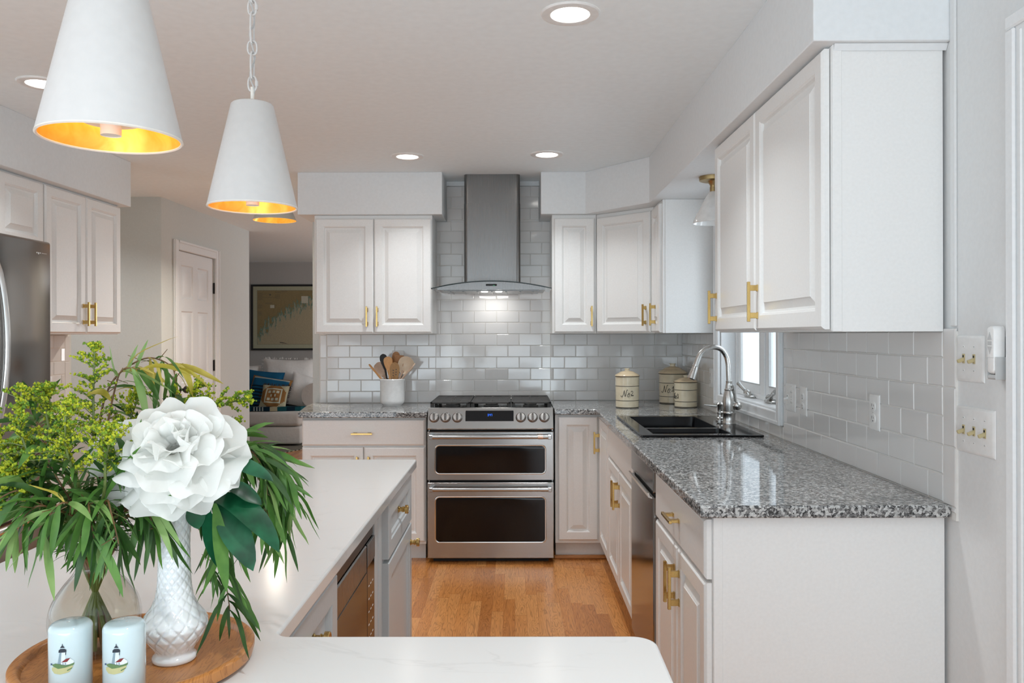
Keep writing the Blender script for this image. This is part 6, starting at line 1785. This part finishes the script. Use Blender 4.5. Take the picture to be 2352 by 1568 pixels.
PET = [  # angle, tilt, length, half width, curl, ruffle, depth behind
    (118, 40, 0.078, 0.038, -16, 0.5, 0.016), (56, 40, 0.086, 0.036, -6, 0.9, 0.014), (84, 30, 0.060, 0.034, 10, 0.8, 0.022), (90, 48, 0.052, 0.036, 6, 1.1, 0.004),
    (178, 18, 0.116, 0.042, 40, 0.8, 0.006), (206, 10, 0.096, 0.032, 40, 1.2, 0.012), (158, 28, 0.066, 0.030, 10, 0.9, 0.016),
    (22, 22, 0.086, 0.032, 10, 1.2, 0.014), (-4, 14, 0.090, 0.034, 18, 1.1, 0.012), (-26, 8, 0.084, 0.034, 26, 1.1, 0.010), (140, 36, 0.062, 0.030, 4, 0.8, 0.020), (38, 36, 0.066, 0.030, 4, 1.2, 0.014),
    (-48, 4, 0.080, 0.038, 30, 1.3, 0.006), (-78, 4, 0.079, 0.040, 26, 1.2, 0.004), (-108, 4, 0.080, 0.040, 28, 1.2, 0.004), (-134, 6, 0.082, 0.034, 30, 1.4, 0.008),
    (10, 36, 0.072, 0.034, 26, 1.4, 0.000), (60, 52, 0.058, 0.034, 0, 1.4, 0.004), (112, 52, 0.056, 0.036, -5, 1.2, 0.002), (166, 36, 0.072, 0.034, 40, 1.1, -0.002), (-150, 24, 0.072, 0.034, 44, 1.2, -0.004), (-96, 18, 0.070, 0.042, 44, 1.3, -0.006), (-45, 20, 0.076, 0.036, 42, 1.3, -0.004),
    (30, 58, 0.056, 0.030, 35, 1.8, -0.006), (96, 66, 0.048, 0.032, 0, 1.6, -0.004), (150, 58, 0.054, 0.030, 40, 1.6, -0.006), (-140, 42, 0.060, 0.032, 60, 1.5, -0.010), (-78, 38, 0.066, 0.038, 60, 1.2, -0.012), (-20, 44, 0.058, 0.030, 50, 1.7, -0.008),
    (60, 74, 0.044, 0.024, 25, 2.1, -0.008), (130, 72, 0.044, 0.025, 20, 2.0, -0.010), (-165, 60, 0.048, 0.026, 55, 1.8, -0.014), (-100, 58, 0.052, 0.030, 70, 1.6, -0.016), (-35, 60, 0.048, 0.026, 50, 2.0, -0.012),
    (100, 84, 0.036, 0.022, 10, 2.4, -0.012), (-60, 76, 0.040, 0.024, 60, 2.2, -0.018), (200, 78, 0.038, 0.022, 50, 2.2, -0.016), (20, 82, 0.036, 0.022, 40, 2.4, -0.014), (-120, 84, 0.036, 0.020, 60, 2.4, -0.020), (70, 88, 0.032, 0.018, 30, 2.6, -0.016),
]
for k, q in enumerate(PET):
    petal(*q[:7], 300 + k)
pm.build('petals', M['petal'], r, ang=180)
axis = Vector((0, -0.9, 0.4)).normalized()
MB().tube(catmull([(VX, VY, ZF + 0.16), (VX + 0.004, VY - 0.006, ZF + 0.21), (-0.440, 1.066, 1.165), tuple(PC - axis * 0.002)], 5), 0.0035, 10).build('stem', M['stem_g'], r)
bp = lambda t: (math.sin(math.pi * min(1.0, t * 0.9 + 0.06)) ** 0.9) * (1.0 - 0.12 * t)
lb = Vector((-0.405, 1.062, 1.150))
for (st, d, L_, W_, dr, ro) in (
        (lb, (0.95, -0.10, 0.10), 0.125, 0.0195, 1.55, 0.55),
        (lb + V(0.006, 0.0, -0.006), (0.62, -0.15, -0.55), 0.105, 0.020, 0.8, 0.75),
        (lb + V(-0.006, 0.0, -0.012), (0.30, -0.10, -1.0), 0.082, 0.0125, 0.2, 0.5),
        (lb + V(0.020, 0.0, 0.012), (0.8, 0.2, 0.1), 0.055, 0.019, 1.2, 0.4),
        (lb + V(-0.018, -0.01, -0.004), (0.35, -0.2, -1.0), 0.035, 0.014, 0.3, 0.3),
        (Vector((-0.385, 1.05, 1.20)), (0.9, 0.0, 0.05), 0.075, 0.013, 0.8, 0.6)):
    m = MB(); leaf(m, st, d, L_, W_, dr, ro, 0, n=10, fold=0.18, wave=0.10, prof=bp)
    m.build('leaf', M['leaf_p'], r)
m = MB(); leaf(m, lb + V(0.012, -0.012, -0.004), (0.18, -0.1, -1.0), 0.115, 0.0105, 0.1, 0.3, 0, n=10, fold=0.15, wave=0.1, prof=bp)
m.build('leaf', M['leaf_a'], r)
